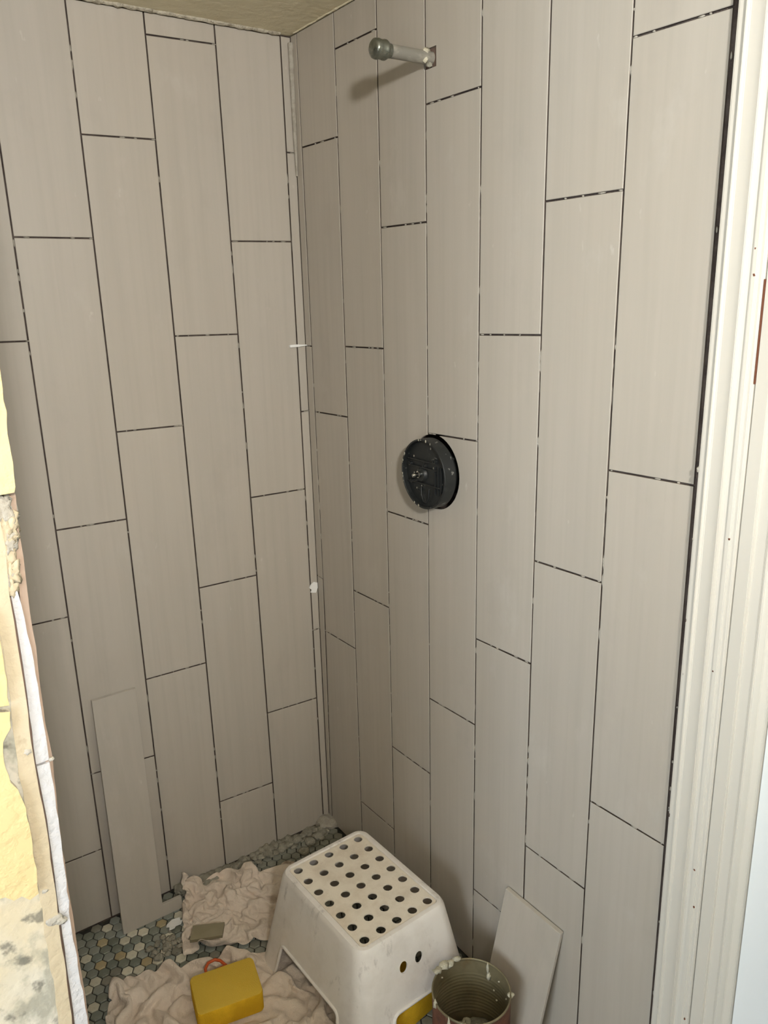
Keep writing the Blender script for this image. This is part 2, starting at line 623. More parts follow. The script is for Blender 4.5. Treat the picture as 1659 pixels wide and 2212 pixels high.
# ceiling with the rough plaster line where the tile meets it
ceiling = box('ceiling', (-2.5, -2.61, CEIL), (0.12, 0.12, CEIL + .06), M['ceiling'])
tag(ceiling, kind='structure')
pts, rad = [], []
for i in range(90):
    x = -.03 - i * .0098
    n = noise.noise(Vector((x * 40, 0, 0)))
    pts.append((x, -.006 - .003 * n, CEIL + .001)); rad.append(.0065 + .003 * noise.noise(Vector((x * 75, 3, 0))))
tube('plaster_bead', pts, rad, 8, M['plaster_edge'], ceiling)
pts, rad = [], []
for i in range(60):
    y = -.02 - i * .0098
    n = noise.noise(Vector((y * 40, 7, 0)))
    pts.append((-.003 - .002 * n, y, CEIL + .001)); rad.append(.003 + .0015 * noise.noise(Vector((y * 75, 3, 5))))
tube('plaster_bead', pts, rad, 8, M['ceiling'], ceiling)

# floor: mosaic of small marble hexagons
floor = box('floor', (-2.5, -2.61, -0.05), (0.12, 0.12, -0.0035), M['grout'])
tag(floor, kind='structure')
PITCH = 0.0266
HEXR = (PITCH - .0026) / math.sqrt(3)
hx = bmesh.new()
rings = []
for r, z in ((HEXR - .0016, 0.0), (HEXR, -.0013), (HEXR, -.006)):
    rings.append([hx.verts.new((r * math.cos(PI / 3 * i), r * math.sin(PI / 3 * i), z)) for i in range(6)])
hx.faces.new(rings[0])
for a_, b_ in ((0, 1), (1, 2)):
    for i in range(6):
        j = (i + 1) % 6
        hx.faces.new((rings[a_][i], rings[b_][i], rings[b_][j], rings[a_][j]))
bmesh.ops.recalc_face_normals(hx, faces=hx.faces)
hex_me = bpy.data.meshes.new('hex_tile'); hx.to_mesh(hex_me); hx.free()
hex_me.materials.append(M['hex'])
hex_rest = bpy.data.meshes.new('rest')
e1 = Vector((PITCH * math.cos(-PI / 6), PITCH * math.sin(-PI / 6)))
e2 = Vector((0, -PITCH))
org = Vector((-0.616, -0.1303))
cells = []
for i in range(-40, 50):
    for j in range(-60, 60):
        p = org + e1 * i + e2 * j
        if -.892 < p.x < -.006 and -1.10 < p.y < -.006: cells.append(p)
whites = [(710, 440), (955, 330), (820, 355), (905, 535), (795, 640), (1150, 730), (890, 848), (1465, 700), (740, 860), (300, 985), (185, 1090),
          (250, 1340), (175, 675), (1445, 95), (120, 880), (1545, 280), (1240, 440), (1250, 620), (1325, 420), (460, 270), (820, 640)]
creams = [(1200, 215), (1000, 735), (640, 655), (365, 780), (400, 460), (1490, 490)]
light_cells = {}
for lst, colr in ((whites, (206, 200, 180)), (creams, (176, 160, 124))):
    for zx, zy in lst:
        w = on(160 + zx * .1567, 1960 + zy * .1567, 2, 0)
        best = min(cells, key=lambda p: (p.x - w.x) ** 2 + (p.y - w.y) ** 2)
        light_cells[(round(best.x, 4), round(best.y, 4))] = colr
greys = [(128, 131, 120), (138, 142, 133), (118, 121, 109), (142, 148, 142), (132, 129, 116), (122, 126, 115), (146, 148, 138), (130, 136, 128)]
show = sorted(cells, key=lambda p: abs(p.x + .58) * 1.0 + abs(p.y + .14) * .95)
show_set = set((round(p.x, 4), round(p.y, 4)) for p in show[:290])
rng = random.Random(3)
restV, restF = [], []
for p in cells:
    k = (round(p.x, 4), round(p.y, 4))
    if k in show_set:
        o = bpy.data.objects.new('hex_tile', hex_me)
        COL.objects.link(o); o.parent = floor
        o.location = (p.x, p.y, rng.uniform(-.0006, .0006))
        o.rotation_euler = (rng.uniform(-.02, .02), rng.uniform(-.02, .02), rng.uniform(-.04, .04))
        c = light_cells.get(k) or rng.choice(greys)
        dv = rng.uniform(-9, 9)
        o.color = C(*[max(0, min(255, v + dv)) for v in c])
    else:
        b = len(restV)
        for v in hex_me.vertices: restV.append((v.co.x + p.x, v.co.y + p.y, v.co.z))
        for f in hex_me.polygons: restF.append([b + v for v in f.vertices])
o = mesh('hex_tile_field', restV, restF, M['hex'], floor); o['kind'] = 'stuff'
o.color = C(140, 140, 128)

# ------------------------------------------------------------------ door casing beside the tiled wall
def profile(name, pts, mat, z0=0.0, z1=CEIL):
    o = prism(name, pts, 2, z0, z1, mat)
    bm = bmesh.new(); bm.from_mesh(o.data)
    ed = [e for e in bm.edges if abs(e.verts[0].co.z - e.verts[1].co.z) > .5]
    bmesh.ops.bevel(bm, geom=ed, offset=.0009, segments=2, affect='EDGES')
    bm.to_mesh(o.data); bm.free()
    smooth_me(o.data, 30)
    return tag(o, kind='structure')


casing = profile('trim_1', [(.03, -1.1245), (-.016, -1.1275), (-.0175, -1.1300), (-.0175, -1.1400), (-.0225, -1.1420), (-.0228, -1.1432), (-.0185, -1.1462),
                            (-.0190, -1.1560), (-.0200, -1.1660), (-.0208, -1.1675), (-.0150, -1.1702), (-.0140, -1.1765), (-.0180, -1.1785),
                            (-.0175, -1.1850), (-.0150, -1.1865), (-.0150, -1.1920), (-.0130, -1.1940), (.03, -1.1940)], M['trim'])
jamb = profile('trim_2', [(.03, -1.1955), (-.0120, -1.1955), (-.0125, -1.2150), (-.0075, -1.2165), (-.0070, -1.2310), (-.0095, -1.2335), (-.0095, -1.2365),
                          (-.0060, -1.2385), (.0040, -1.2400), (.0120, -1.2470), (.06, -1.2470), (.06, -1.22)], M['trim'])
prism('bare_wood_edge', [(-.0136, -1.1940), (-.0136, -1.1958), (.02, -1.1958), (.02, -1.1940)], 2, 1.385, 1.515, M['wood'], casing)
# paint knocked off the casing
for px, py, s in ((1631, 537, .0022), (1628, 594, .0026), (1574, 1165, .0022), (1540, 1450, .0022), (1499, 1879, .0035), (1498, 1960, .0022), (1421, 2176, .002), (1478, 2202, .002)):
    p = on(px, py, 0, -.0180)
    blob('paint_chip', (p.x + .0010, p.y, p.z), (.0012, s * .8, s), M['wood'], casing, px, 1)
for px, py, s in ((1507, 1015, .004), (1505, 1030, .003), (1497, 1165, .003), (1481, 1340, .003), (1476, 1455, .003), (1446, 1760, .004)):
    p = on(px, py, 0, -.0170)
    blob('mortar_smear', (p.x + .001, p.y, p.z), (.002, s * .6, s * 1.3), M['thinset_light'] if py % 2 else M['thinset'], casing, px, 1)
door = empty('door_1', (.02, -1.248, 0))
tag(door, kind='structure')
box('door_slab', (.0, -.78, .004), (.04, .0, 2.03), M['door'], door, .002)
box('door_panel', (-.004, -.68, 1.1), (.001, -.10, 1.92), M['door'], door, .002)
box('door_panel', (-.004, -.68, .16), (.001, -.10, .98), M['door'], door, .002)
kn = lathe('door_knob', [(0, -.06), (.018, -.06), (.027, -.048), (.024, -.034), (.010, -.026), (.010, -.006), (.026, -.004), (.026, 0), (0, 0)], 24, M['galv'], door, 'x', origin=(-.002, -.71, .98))

# rest of the bathroom round the camera
wall_bath = box('wall_bath', (.02, -2.61, 0), (.10, -2.05, CEIL), M['wall']); tag(wall_bath, kind='structure')
wall_rear = box('wall_rear', (-2.5, -2.67, 0), (.12, -2.61, CEIL), M['wall']); tag(wall_rear, kind='structure')
# outer wall with the window opening (y -2.5..-1.6, z 0.60..1.65)
wall_window = empty('wall_window'); tag(wall_window, kind='structure')
box('wall_panel', (-2.5, -2.61, 0), (-2.4, -2.5, CEIL), M['wall'], wall_window)
box('wall_panel', (-2.5, -1.6, 0), (-2.4, -1.0, CEIL), M['wall'], wall_window)
box('wall_panel', (-2.5, -2.5, 0), (-2.4, -1.6, .60), M['wall'], wall_window)
box('wall_panel', (-2.5, -2.5, 1.65), (-2.4, -1.6, CEIL), M['wall'], wall_window)
win = empty('window_1', (-2.45, -2.05, .60)); tag(win, kind='structure')
for lo, hi in (((-.02, -.45, 0), (.02, -.41, 1.05)), ((-.02, .41, 0), (.02, .45, 1.05)), ((-.02, -.41, 0), (.02, .41, .04)), ((-.02, -.41, 1.01), (.02, .41, 1.05))):
    box('window_frame', lo, hi, M['trim'], win, .002)

# ------------------------------------------------------------------ broken front end of the partition, left edge of the picture
wall_front = empty('wall_front', (0, 0, 0)); tag(wall_front, kind='structure')
YF = -1.100


def edge(pts, y=YF):
    return [(lambda p: (p.x, p.z))(on(px, py, 1, y)) for px, py in pts]


def down(line):
    """carry an edge straight on to the floor below the frame"""
    (x0, z0), (x1, z1) = line[-2], line[-1]
    return line + [(x1 + (x1 - x0) / (z1 - z0) * (.45 - z1) * .4, .45), (x1, 0.0)]


def jag(line, amp, step=.012, seed=0):
    out = []
    for i in range(len(line) - 1):
        (xa, za), (xb, zb) = line[i], line[i + 1]
        n = max(1, int(math.hypot(xb - xa, zb - za) / step))
        for k in range(n):
            t = k / n
            x = xa + (xb - xa) * t; z = za + (zb - za) * t
            out.append((x + amp * noise.noise(Vector((x * 90, z * 90, seed))), z))
    out.append(line[-1])
    return out


tile_e = edge([(34, 1072), (41, 1139), (50, 1200), (58, 1261), (66, 1329), (79, 1400), (92, 1521), (114, 1642), (127, 1770), (145, 1896), (162, 2006), (176, 2098), (193, 2212)])
white_r = edge([(22, 1180), (38, 1281), (52, 1335), (68, 1400), (86, 1510), (107, 1650), (125, 1767), (152, 1988), (189, 2212)])
white_l = edge([(10, 1180), (22, 1281), (33, 1340), (44, 1400), (60, 1510), (77, 1650), (101, 1767), (130, 1988), (162, 2212)])
beige_r = edge([(10, 1180), (18, 1281), (28, 1340), (38, 1400), (55, 1510), (72, 1650), (96, 1767), (125, 1988), (156, 2212)])
tile_e, white_r, white_l, beige_r = map(down, (tile_e, white_r, white_l, beige_r))
topz = CEIL - .001
# wall core
# tiled lining of the partition, its sawn edge shows as a thin brown line
ln = jag(tile_e, .0012, .014, 4)
inner = [(x - .006, z) for x, z in ln]
prism('lining_edge', [(-.892, topz)] + [(-.892, 1.40)] + ln + inner[::-1] + [(-.900, 1.40), (-.900, topz)], 1, -1.099, -1.08, M['clay'], wall_front)
# white board layer with a break in it
wl, wr = jag(white_l, .0008, .014, 2), jag(white_r, .0014, .010, 3)
zb = on(92, 1648, 1, YF).z
def at_z(line, z):
    for (xa, za), (xb, zb_) in zip(line, line[1:]):
        if (za - z) * (zb_ - z) <= 0 and za != zb_: return (xa + (xb - xa) * (z - za) / (zb_ - za), z)


up = [p for p in wl if p[1] > zb + .0012], [p for p in wr if p[1] > zb + .0012]
up[0].append(at_z(wl, zb + .0008)); up[1].append(at_z(wr, zb + .0012))
lo_ = [p for p in wl if p[1] < zb - .0012], [p for p in wr if p[1] < zb - .0012]
lo_[0].insert(0, at_z(wl, zb - .0008)); lo_[1].insert(0, at_z(wr, zb - .0008))
prism('backer_board', up[0] + up[1][::-1], 1, -1.1005, -1.05, M['foam'], wall_front)
prism('backer_board', lo_[0] + lo_[1][::-1], 1, -1.1015, -1.05, M['foam'], wall_front)
ln = jag(beige_r, .0014, .012, 8)
bl_ = jag(down(edge([(-22, 1180), (-14, 1290), (4, 1400), (20, 1510), (36, 1640), (58, 1767), (92, 1988), (127, 2212)])), .0016, .012, 15)
prism('wall_core', [(-2.4, topz), (-2.4, 0)] + [(x + .006, z) for x, z in bl_][::-1] + [(-.892, 1.45), (-.892, topz)], 1, -1.1025, -1.02, M['mould'], wall_front)
prism('old_render', bl_[::-1] + [(-.905, 1.41), (-.893, 1.41), (-.8990, 1.355)] + ln, 1, -1.1035, -1.05, M['beige'], wall_front)
prism('dark_seam', [(x + .003, z) for x, z in ln] + [(x - .001, z) for x, z in ln][::-1], 1, -1.0985, -1.06, M['dark'], wall_front)
# crumbled lumps between the broken plaster and the board
for i, (px, py, s) in enumerate(((14, 1105, .012), (26, 1130, .010), (12, 1150, .012), (24, 1170, .009), (20, 1200, .011), (30, 1235, .010), (18, 1250, .010), (34, 1265, .007))):
    p = on(px, py, 1, -1.101)
    blob('plaster_lump', (p.x - .002, p.y + .002, p.z), (s * .70, .0035, s * 1.2), M['beige' if i % 3 else 'thinset_light'], wall_front, i + 2, 3, .9, 2.6)
for i, (px, py, s) in enumerate(((118, 1988, .0075), (130, 1990, .0065), (60, 1625, .004), (112, 1640, .0025), (97, 1925, .003))):
    p = on(px, py, 1, -1.1035)
    blob('mortar_blot', (p.x, p.y + .0005, p.z), (s, .0012, s * .8), M['thinset_light'], wall_front, i + 20, 2, .6, 2.2)
# old yellow paint on plaster, in broken plates with a pale edge
def plate(pts, y0, extra, seed):
    ln = jag(edge(pts, y0), .0016, .007, seed)
    poly = extra[0] + ln + extra[1]
    o = prism('yellow_plaster', poly, 1, y0, y0 + .012, M['yellow'], wall_front)
    o.data.materials.append(M['plaster_edge'])
    for f in o.data.polygons:
        if abs(f.normal.y) < .5: f.material_index = 1
    return o


e0 = edge([(0, 813)], -1.109)[0]
plate([(0, 813), (12, 890), (22, 960), (31, 1020), (34, 1052), (30, 1064), (10, 1068), (-20, 1072)], -1.109,
      ([(-1.3, topz), (e0[0] + .006, topz), (e0[0] + .004, 1.6)], [(-1.3, edge([(-20, 1072)], -1.109)[0][1])]), 1)
plate([(-14, 1330), (-4, 1360), (4, 1400), (10, 1450), (16, 1505), (20, 1524), (-20, 1530)], -1.109,
      ([(-1.3, edge([(-14, 1330)], -1.109)[0][1])], [(-1.3, edge([(-20, 1530)], -1.109)[0][1])]), 5)
plate([(-20, 1540), (21, 1538), (23, 1572), (14, 1590), (5, 1604), (8, 1645), (24, 1690), (37, 1706), (53, 1730), (62, 1780), (70, 1822), (79, 1896), (84, 1930),
       (66, 1944), (48, 1936), (30, 1946), (12, 1938), (-20, 1948)], -1.109,
      ([(-1.3, edge([(-20, 1540)], -1.109)[0][1])], [(-1.3, edge([(-20, 1948)], -1.109)[0][1])]), 9)

# ------------------------------------------------------------------ wall lamp of the bathroom (behind the camera)
lamp = tag(empty('wall_lamp', LAMP_POS, PI / 2), 'round opal glass wall lamp high on the rear bathroom wall', 'lamp')
lathe('base', [(0, -.058), (.085, -.058), (.088, -.050), (.088, -.020), (.080, -.014), (0, -.014)], 36, M['white'], lamp, 'x')
glow = bpy.data.materials.new('opal_glass_lit')
glow.use_nodes = True
nt = glow.node_tree
nt.nodes.remove(nt.nodes['Principled BSDF'])
em = nt.nodes.new('ShaderNodeEmission')
em.inputs['Color'].default_value = (*LAMP_COLOUR, 1)
em.inputs['Strength'].default_value = LAMP_STRENGTH
nt.links.new(em.outputs[0], nt.nodes['Material Output'].inputs['Surface'])
lathe('diffuser', [(0, -.014), (.076, -.014), (.072, .000), (.055, .010), (.030, .015), (0, .016)], 36, glow, lamp, 'x')

visor = tag(empty('light_visor', (LAMP_POS[0], -2.61, LAMP_POS[2] - .130)), 'added light-cutting wooden shelf under the lamp on the rear wall', 'visor')  # unseen board, added to cut the lamp's light towards the floor
box('board', (-.32, 0, -.018), (.32, .222, 0), M['wood'], visor, .002)
for sx in (-.24, .24):
    prism('bracket', [(0, -.018), (.16, -.018), (.16, -.03), (.02, -.16), (0, -.16)], 0, sx - .01, sx + .01, M['wood'], visor)

# ------------------------------------------------------------------ shower pipe stub with cap
pipe = tag(empty('shower_pipe', (0, PIPE[0], PIPE[1])), 'galvanised shower pipe stub with a cap sticking out of the tiles near the ceiling', 'pipe')
lathe('pipe', [(0, .06), (.0112, .06), (.0112, -.092), (0, -.092)], 28, M['pipe'], pipe, 'x')
lathe('thread_collar', [(0, -.088), (.0118, -.088), (.0118, -.097), (0, -.097)], 28, M['galv'], pipe, 'x')
lathe('cap', [(0, -.0955), (.0125, -.0955), (.0152, -.0965), (.0165, -.099), (.0165, -.1025), (.0158, -.1035), (.0158, -.1130), (.0168, -.1140), (.0168, -.1170),
              (.0158, -.1215), (.0125, -.1245), (.0070, -.1260), (0, -.1264)], 36, M['galv'], pipe, 'x')
blob('mortar_blob', (-.012, -.004, .006), (.010, .006, .009), M['mortar'], pipe, 3, 2, .6, 2.0)
blob('mortar_blob', (-.016, -.008, -.005), (.005, .004, .007), M['mortar'], pipe, 6, 2, .6, 2.0)
blob('mortar_blob', (-.004, -.004, -.012), (.006, .006, .005), M['mortar_grey'], pipe, 8, 2, .6, 2.0)
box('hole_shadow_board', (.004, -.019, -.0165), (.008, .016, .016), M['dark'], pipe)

# ------------------------------------------------------------------ mixer valve with its round black guard
valve = tag(empty('mixer_valve', (0, VALVE[0] - .007, VALVE[1] + .0015)), 'round black plastic mixer valve guard set into a hole in the tiles', 'valve')
ring = lathe('guard_ring', [(.0722, -.009), (.0722, -.036), (.0715, -.0368), (.0690, -.0368), (.0683, -.036), (.0683, -.009)], 64, M['black'], valve, 'x', closed=True)
plate_o = lathe('back_plate', [(0, -.026), (.0684, -.026), (.0684, -.012), (.052, -.010), (.050, .060), (0, .060)], 64, M['black'], valve, 'x')
for dz in (.026, .012, -.022):
    box('rib', (-.0315, -.050 if dz < 0 else -.036, dz - .0012), (-.024, .058, dz + .0012), M['black'], plate_o)
for dy in (-.040, -.030, -.050):
    box('rib', (-.030, dy - .001, -.040), (-.024, dy + .001, .020), M['black'], plate_o)
lathe('hub', [(0, -.032), (.013, -.032), (.015, -.030), (.017, -.024), (0, -.024)], 32, M['black'], valve, 'x', origin=(0, .014, -.004))
lathe('stem', [(0, -.050), (.003, -.0495), (.0045, -.047), (.0050, -.038), (.0070, -.037), (.0070, -.030), (0, -.030)], 20, M['chrome'], valve, 'x', origin=(0, .016, -.003))
for y, z in ((.052, .014), (.046, -.022), (.020, -.036), (.004, .016), (-.030, .030)):
    lathe('screw_boss', [(.0022, -.032), (.0045, -.032), (.0050, -.024), (.0022, -.024)], 16, M['black'], plate_o, 'x', closed=True, origin=(0, y, z))
lp = [(-.030, .0135, -.030), (-.031, .0120, -.046), (-.031, .0050, -.058), (-.031, -.004, -.060), (-.031, -.0110, -.052), (-.031, -.0130, -.040), (-.030, -.0125, -.030)]
tube('wire_loop', lp, .0018, 8, M['black'], valve)
bm = bmesh.new()
rng = random.Random(11)
for i in range(26):                                     # dried splashes on the rim and inside
    t = rng.uniform(.35 * PI, 1.45 * PI) if i < 15 else rng.uniform(0, 2 * PI)
    r = .0703 if i < 15 else rng.uniform(.01, .06)
    x = -.0368 if i < 15 else -.0262
    q = bmesh.ops.create_icosphere(bm, subdivisions=1, radius=1)
    s = rng.uniform(.0012, .0028)
    for v in q['verts']:
        v.co = Vector((x + v.co.x * .0006, -r * math.cos(t) + v.co.y * s, r * math.sin(t) + v.co.z * s * 1.5))
o = frombm('mortar_splashes', bm, M['mortar_grey'], valve, 180); o['kind'] = 'stuff'

# ------------------------------------------------------------------ spacer wedge and tape scrap in the corner joint
p0, p1 = on(626, 748, 1, -.004), on(668, 745, 1, -.004)
w = Vector((0, 0, 1))
V = []
for p, hz, hy in ((p0, .0032, .0030), (p0.lerp(p1, .45), .0030, .0030), (p0.lerp(p1, .5), .0024, .0024), (p1, .0008, .0010)):
    for dy, dz in ((-1, -1), (1, -1), (1, 1), (-1, 1)):
        V.append((p.x, -.0035 + dy * hy, p.z + dz * hz))
Fc = [(0, 1, 2, 3), (15, 14, 13, 12)] + [(k + i, k + (i + 1) % 4, k + 4 + (i + 1) % 4, k + 4 + i) for k in (0, 4, 8) for i in range(4)]
tag(mesh('tile_wedge', V, Fc, M['white']), 'thin white plastic tile wedge pushed into the corner joint', 'wedge')
pl = [(672, 1262), (678, 1257), (690, 1257), (691, 1268), (682, 1280), (671, 1280), (673, 1274), (668, 1270)]
pl = [(lambda p: (p.x, p.z))(on(x, y, 1, -.002)) for x, y in pl]
pl = [(min(x, -.002), z) for x, z in pl]
tag(prism('tape_scrap', pl, 1, -.0035, -.0005, M['white'], None), 'small torn white scrap stuck low in the corner joint', 'scrap')

# ------------------------------------------------------------------ spare tiles leaning on the walls
# L-shaped cut tile against the left wall: long strip with a short foot
yb, zt = -.074, .6085
def lean(u, v, d):
    """u across, v along the tile from the floor, d thickness off the front face"""
    t = v / .612
    n = Vector((0, zt, -yb + .010)).normalized()
    base = Vector((u, yb + (yb * -1 - .010) * t, zt * t))
    return base + Vector((0, n.y, n.z)) * d


xl0, xl1, xr, foot = -.636, -.5335, -.4840, .032
out = [(-.636, 0), (-.4840, 0), (-.4840, foot), (-.5330, foot), (-.5190, .612), (-.6220, .612)]
V = [lean(u, v, 0) for u, v in out] + [lean(u, v, .0085) for u, v in out]
Fc = [(0, 1, 2, 3, 4, 5), (11, 10, 9, 8, 7, 6)] + [(i, (i + 1) % 6, 6 + (i + 1) % 6, 6 + i) for i in range(6)]
lt = mesh('cut_tile', V, Fc, M['tile'])
bm = bmesh.new(); bm.from_mesh(lt.data)
bmesh.ops.bevel(bm, geom=bm.edges[:], offset=.0007, segments=1, affect='EDGES'); bm.to_mesh(lt.data); bm.free()
tag(lt, 'tall narrow L-shaped cut tile leaning on the left wall', 'tile', 'spare tiles leaning on the walls')
# half tile against the right wall
V = []
for d in (0, .0085):
    for y, z, x in ((-.752, 0, -.075), (-.905, 0, -.075), (-.9125, .2950, -.0100), (-.7585, .2935, -.0100)):
        V.append((x + d, y, z + d * .22))
rtile = mesh('cut_tile', V, [(0, 1, 2, 3), (7, 6, 5, 4)] + [(i, (i + 1) % 4, 4 + (i + 1) % 4, 4 + i) for i in range(4)], M['tile'])
bm = bmesh.new(); bm.from_mesh(rtile.data)
bmesh.ops.bevel(bm, geom=bm.edges[:], offset=.0007, segments=1, affect='EDGES'); bm.to_mesh(rtile.data); bm.free()
tag(rtile, 'half-length grey tile leaning on the right wall behind the tin can', 'tile', 'spare tiles leaning on the walls')

# ------------------------------------------------------------------ white plastic step stool
SH = .25
stool = tag(empty('step_stool', (-.222, -.523, 0), math.radians(2.6)), 'white plastic step stool with rows of round holes in its top', 'stool')


def rrect(hx_, hy_, r, n=6):
    out = []
    for cx, cy, a0 in ((hx_ - r, hy_ - r, 0), (-hx_ + r, hy_ - r, PI / 2), (-hx_ + r, -hy_ + r, PI), (hx_ - r, -hy_ + r, 1.5 * PI)):
        for k in range(n + 1):
            t = a0 + PI / 2 * k / n
            out.append((cx + r * math.cos(t), cy + r * math.sin(t)))
    return out


def loft(name, loops, mat, parent, close=True):
    V, Fc = [], []
    n = len(loops[0][0])
    for pts, z in loops: V += [(x, y, z) for x, y in pts]
    k = len(loops)
    for q in range(k if close else k - 1):
        w = (q + 1) % k
        for i in range(n):
            j = (i + 1) % n
            Fc.append((q * n + i, q * n + j, w * n + j, w * n + i))
    if not close:
        Fc.append(list(range(n))[::-1]); Fc.append([(k - 1) * n + i for i in range(n)])
    return mesh(name, V, Fc, mat, parent)


def half(z, top, bot):
    return top + (bot - top) * (1 - z / SH)


TW, TL, BW, BL = .1175, .158, .162, .208
loops = [(rrect(BW, BL, .040), 0), (rrect(half(.12, TW, BW), half(.12, TL, BL), .036), .12), (rrect(half(.236, TW, BW), half(.236, TL, BL), .030), .236),
         (rrect(TW - .0005, TL - .0005, .029), .2435), (rrect(TW - .004, TL - .004, .026), .2485), (rrect(TW - .010, TL - .010, .022), .2500),
         (rrect(TW - .0150, TL - .0130, .012), .2498), (rrect(TW - .0165, TL - .0145, .010), .2475), (rrect(TW - .0165, TL - .0145, .010), .2400),
         (rrect(TW - .006, TL - .006, .024), .2395), (rrect(half(.230, TW, BW) - .004, half(.230, TL, BL) - .004, .027), .230),
         (rrect(half(.12, TW, BW) - .004, half(.12, TL, BL) - .004, .033), .12), (rrect(BW - .004, BL - .004, .037), 0)]
body = loft('body', loops, M['stool'], stool)


def arch(hb, ht, zt_, r=.014):
    pts = [(-hb, -.02), (-hb, 0)]
    for k in range(6):
        t = PI - PI / 2 * k / 5
        pts.append((-ht + r + r * math.cos(t), zt_ - r + r * math.sin(t)))
    return pts + [(-x, z) for x, z in pts[::-1]]


aL, aS = arch(.128, .114, .090), arch(.080, .062, .090)
cutters = [prism('cutter', aL, 0, -.3, .3, None), prism('cutter', aS, 1, -.3, .3, None)]
for sx in (-.020, .021):
    cc = lathe('cutter', [(0, -.24), (.0102, -.24), (.0102, -.12), (0, -.12)], 24, None, axis='x')
    for v in cc.data.vertices:
        x, y, z = v.co
        v.co = (-y + sx, x, z * 1.25 + .173)
    cutters.append(cc)
for c in cutters:
    c.parent = stool
bpy.context.view_layer.update()
cut(body, cutters)
smooth_me(body.data, 38)


def lip(pts, side, long_):
    P = []
    for u, z in pts[1:-1]:
        h = half(max(z, 0), TW, BW) if long_ else half(max(z, 0), TL, BL)
        P.append((side * (h + .0008), u, max(z, .002)) if long_ else (u, side * (h + .0008), max(z, .002)))
    tube('arch_lip', P, .0036, 8, M['stool'], body)


for s_ in (-1, 1):
    lip(aL, s_, True)
    lip(aS, s_, False)
tread = loft('tread', [(rrect(TW - .0172, TL - .0152, .0095), .2446), (rrect(TW - .0172, TL - .0152, .0095), .2470), (rrect(TW - .0180, TL - .0160, .009), .2474)][::-1], M['tread'], stool, False)
bmc = bmesh.new()
for i in range(5):
    for j in range(7):
        mt = Matrix.Translation(((i - 2) * .0420, (j - 3) * .0425, .243))
        bmesh.ops.create_cone(bmc, cap_ends=True, segments=20, radius1=.0104, radius2=.0104, depth=.03, matrix=mt)
cme = bpy.data.meshes.new('cutter'); bmc.to_mesh(cme); bmc.free()
cc = link('cutter', cme, None, stool)
bpy.context.view_layer.update()
cut(tread, [cc])
smooth_me(tread.data, 38)

# ------------------------------------------------------------------ tin can
CAN = (-.1605, -.8225)
can = tag(empty('tin_can', (CAN[0], CAN[1], 0)), 'rusty open tin can with dried mortar on its rim', 'can')
R0, HC = .0775, .178
prof_o = [(R0 - .002, .004), (R0, .006)]
prof_i = []
z = .012
while z < HC - .022:
    k = (1 if .04 < z < .14 else 0)
    prof_o.append((R0 - (.0012 * (1 + math.sin(z * 2 * PI / .0085)) * .5) * k, z))
    prof_i.append((R0 - .0012 - (.0012 * (1 + math.sin(z * 2 * PI / .0085)) * .5) * k, z))
    z += .0021
prof_o.append((R0, HC - .006))
prof_i.append((R0 - .0012, HC - .006))
lathe('outer_wall', [(0, .004)] + prof_o, 64, M['rust'], can, smooth=60).data
o = bpy.data.objects['outer_wall'] if 'outer_wall' in bpy.data.objects else None
bm = bmesh.new(); bm.from_mesh(o.data)                       # open the top again
bmesh.ops.delete(bm, geom=[f for f in bm.faces if len(f.verts) > 10 and f.calc_center_median().z > .1], context='FACES')
bm.to_mesh(o.data); bm.free()
lathe('inner_wall', [(0, .006), (R0 - .004, .006)] + prof_i, 64, M['tin'], can, smooth=60)
o = [c for c in can.children if c.name.startswith('inner_wall')][0]
bm = bmesh.new(); bm.from_mesh(o.data)
bmesh.ops.delete(bm, geom=[f for f in bm.faces if len(f.verts) > 10 and f.calc_center_median().z > .1], context='FACES')
bmesh.ops.reverse_faces(bm, faces=bm.faces)
bm.to_mesh(o.data); bm.free()
rim = []
for k in range(9):
    t = 2 * PI * k / 9
    rim.append((R0 - .0006 + .0018 * math.cos(t), HC - .003 + .0028 * math.sin(t)))
rim_o = lathe('rim', rim, 64, M['tin'], can, closed=True, smooth=80)


def can_at(deg, r, z):
    return (r * math.cos(math.radians(deg)), r * math.sin(math.radians(deg)), z)


rng = random.Random(5)
for dg, dr, dz, s in ((96, 0, 0, (.013, .009, .007)), (110, 0, .001, (.010, .008, .006)), (84, -.001, -.003, (.010, .007, .007)), (72, 0, .001, (.008, .006, .004)),
                      (165, 0, -.006, (.004, .004, .010)), (196, .001, -.022, (.004, .004, .020)), (200, .001, -.05, (.003, .003, .016)),
                      (22, -.003, -.014, (.003, .003, .013)), (20, -.004, -.032, (.005, .005, .009)), (318, 0, -.004, (.006, .006, .003)), (215, 0, -.008, (.006, .006, .006))):
    blob('mortar_blob', can_at(dg, R0 + dr, HC + dz), s, M['mortar'], rim_o, dg, 2, .8, 2.4)
for i in range(14):
    dg = rng.uniform(0, 360)
    blob('mortar_speck', can_at(dg, R0 - .0022, rng.uniform(.08, .16)), (.0022, .0022, .0016), M['mortar'], can, i, 1, .6)
for i in range(9):                                             # shavings of mortar lying in the can
    x, y = rng.uniform(-.045, .045), rng.uniform(-.045, .045)
    a0 = rng.uniform(0, PI)
    l = rng.uniform(.018, .036)
    d = Vector((math.cos(a0), math.sin(a0), rng.uniform(-.2, .5))).normalized() * l
    zc = .045 + rng.uniform(0, .02)
    q = [Vector((x, y, zc)) - d * .5, Vector((x, y, zc + .004)) - d * .1, Vector((x, y, zc + .003)) + d * .3, Vector((x, y, zc)) + d * .5]
    tube('mortar_shaving', q, [.002, .006, .0065, .003], 6, M['mortar'], can)
blob('mortar_sludge', (0, 0, .030), (.068, .068, .016), M['mortar_grey'], can, 2, 3, .3, 2.4)

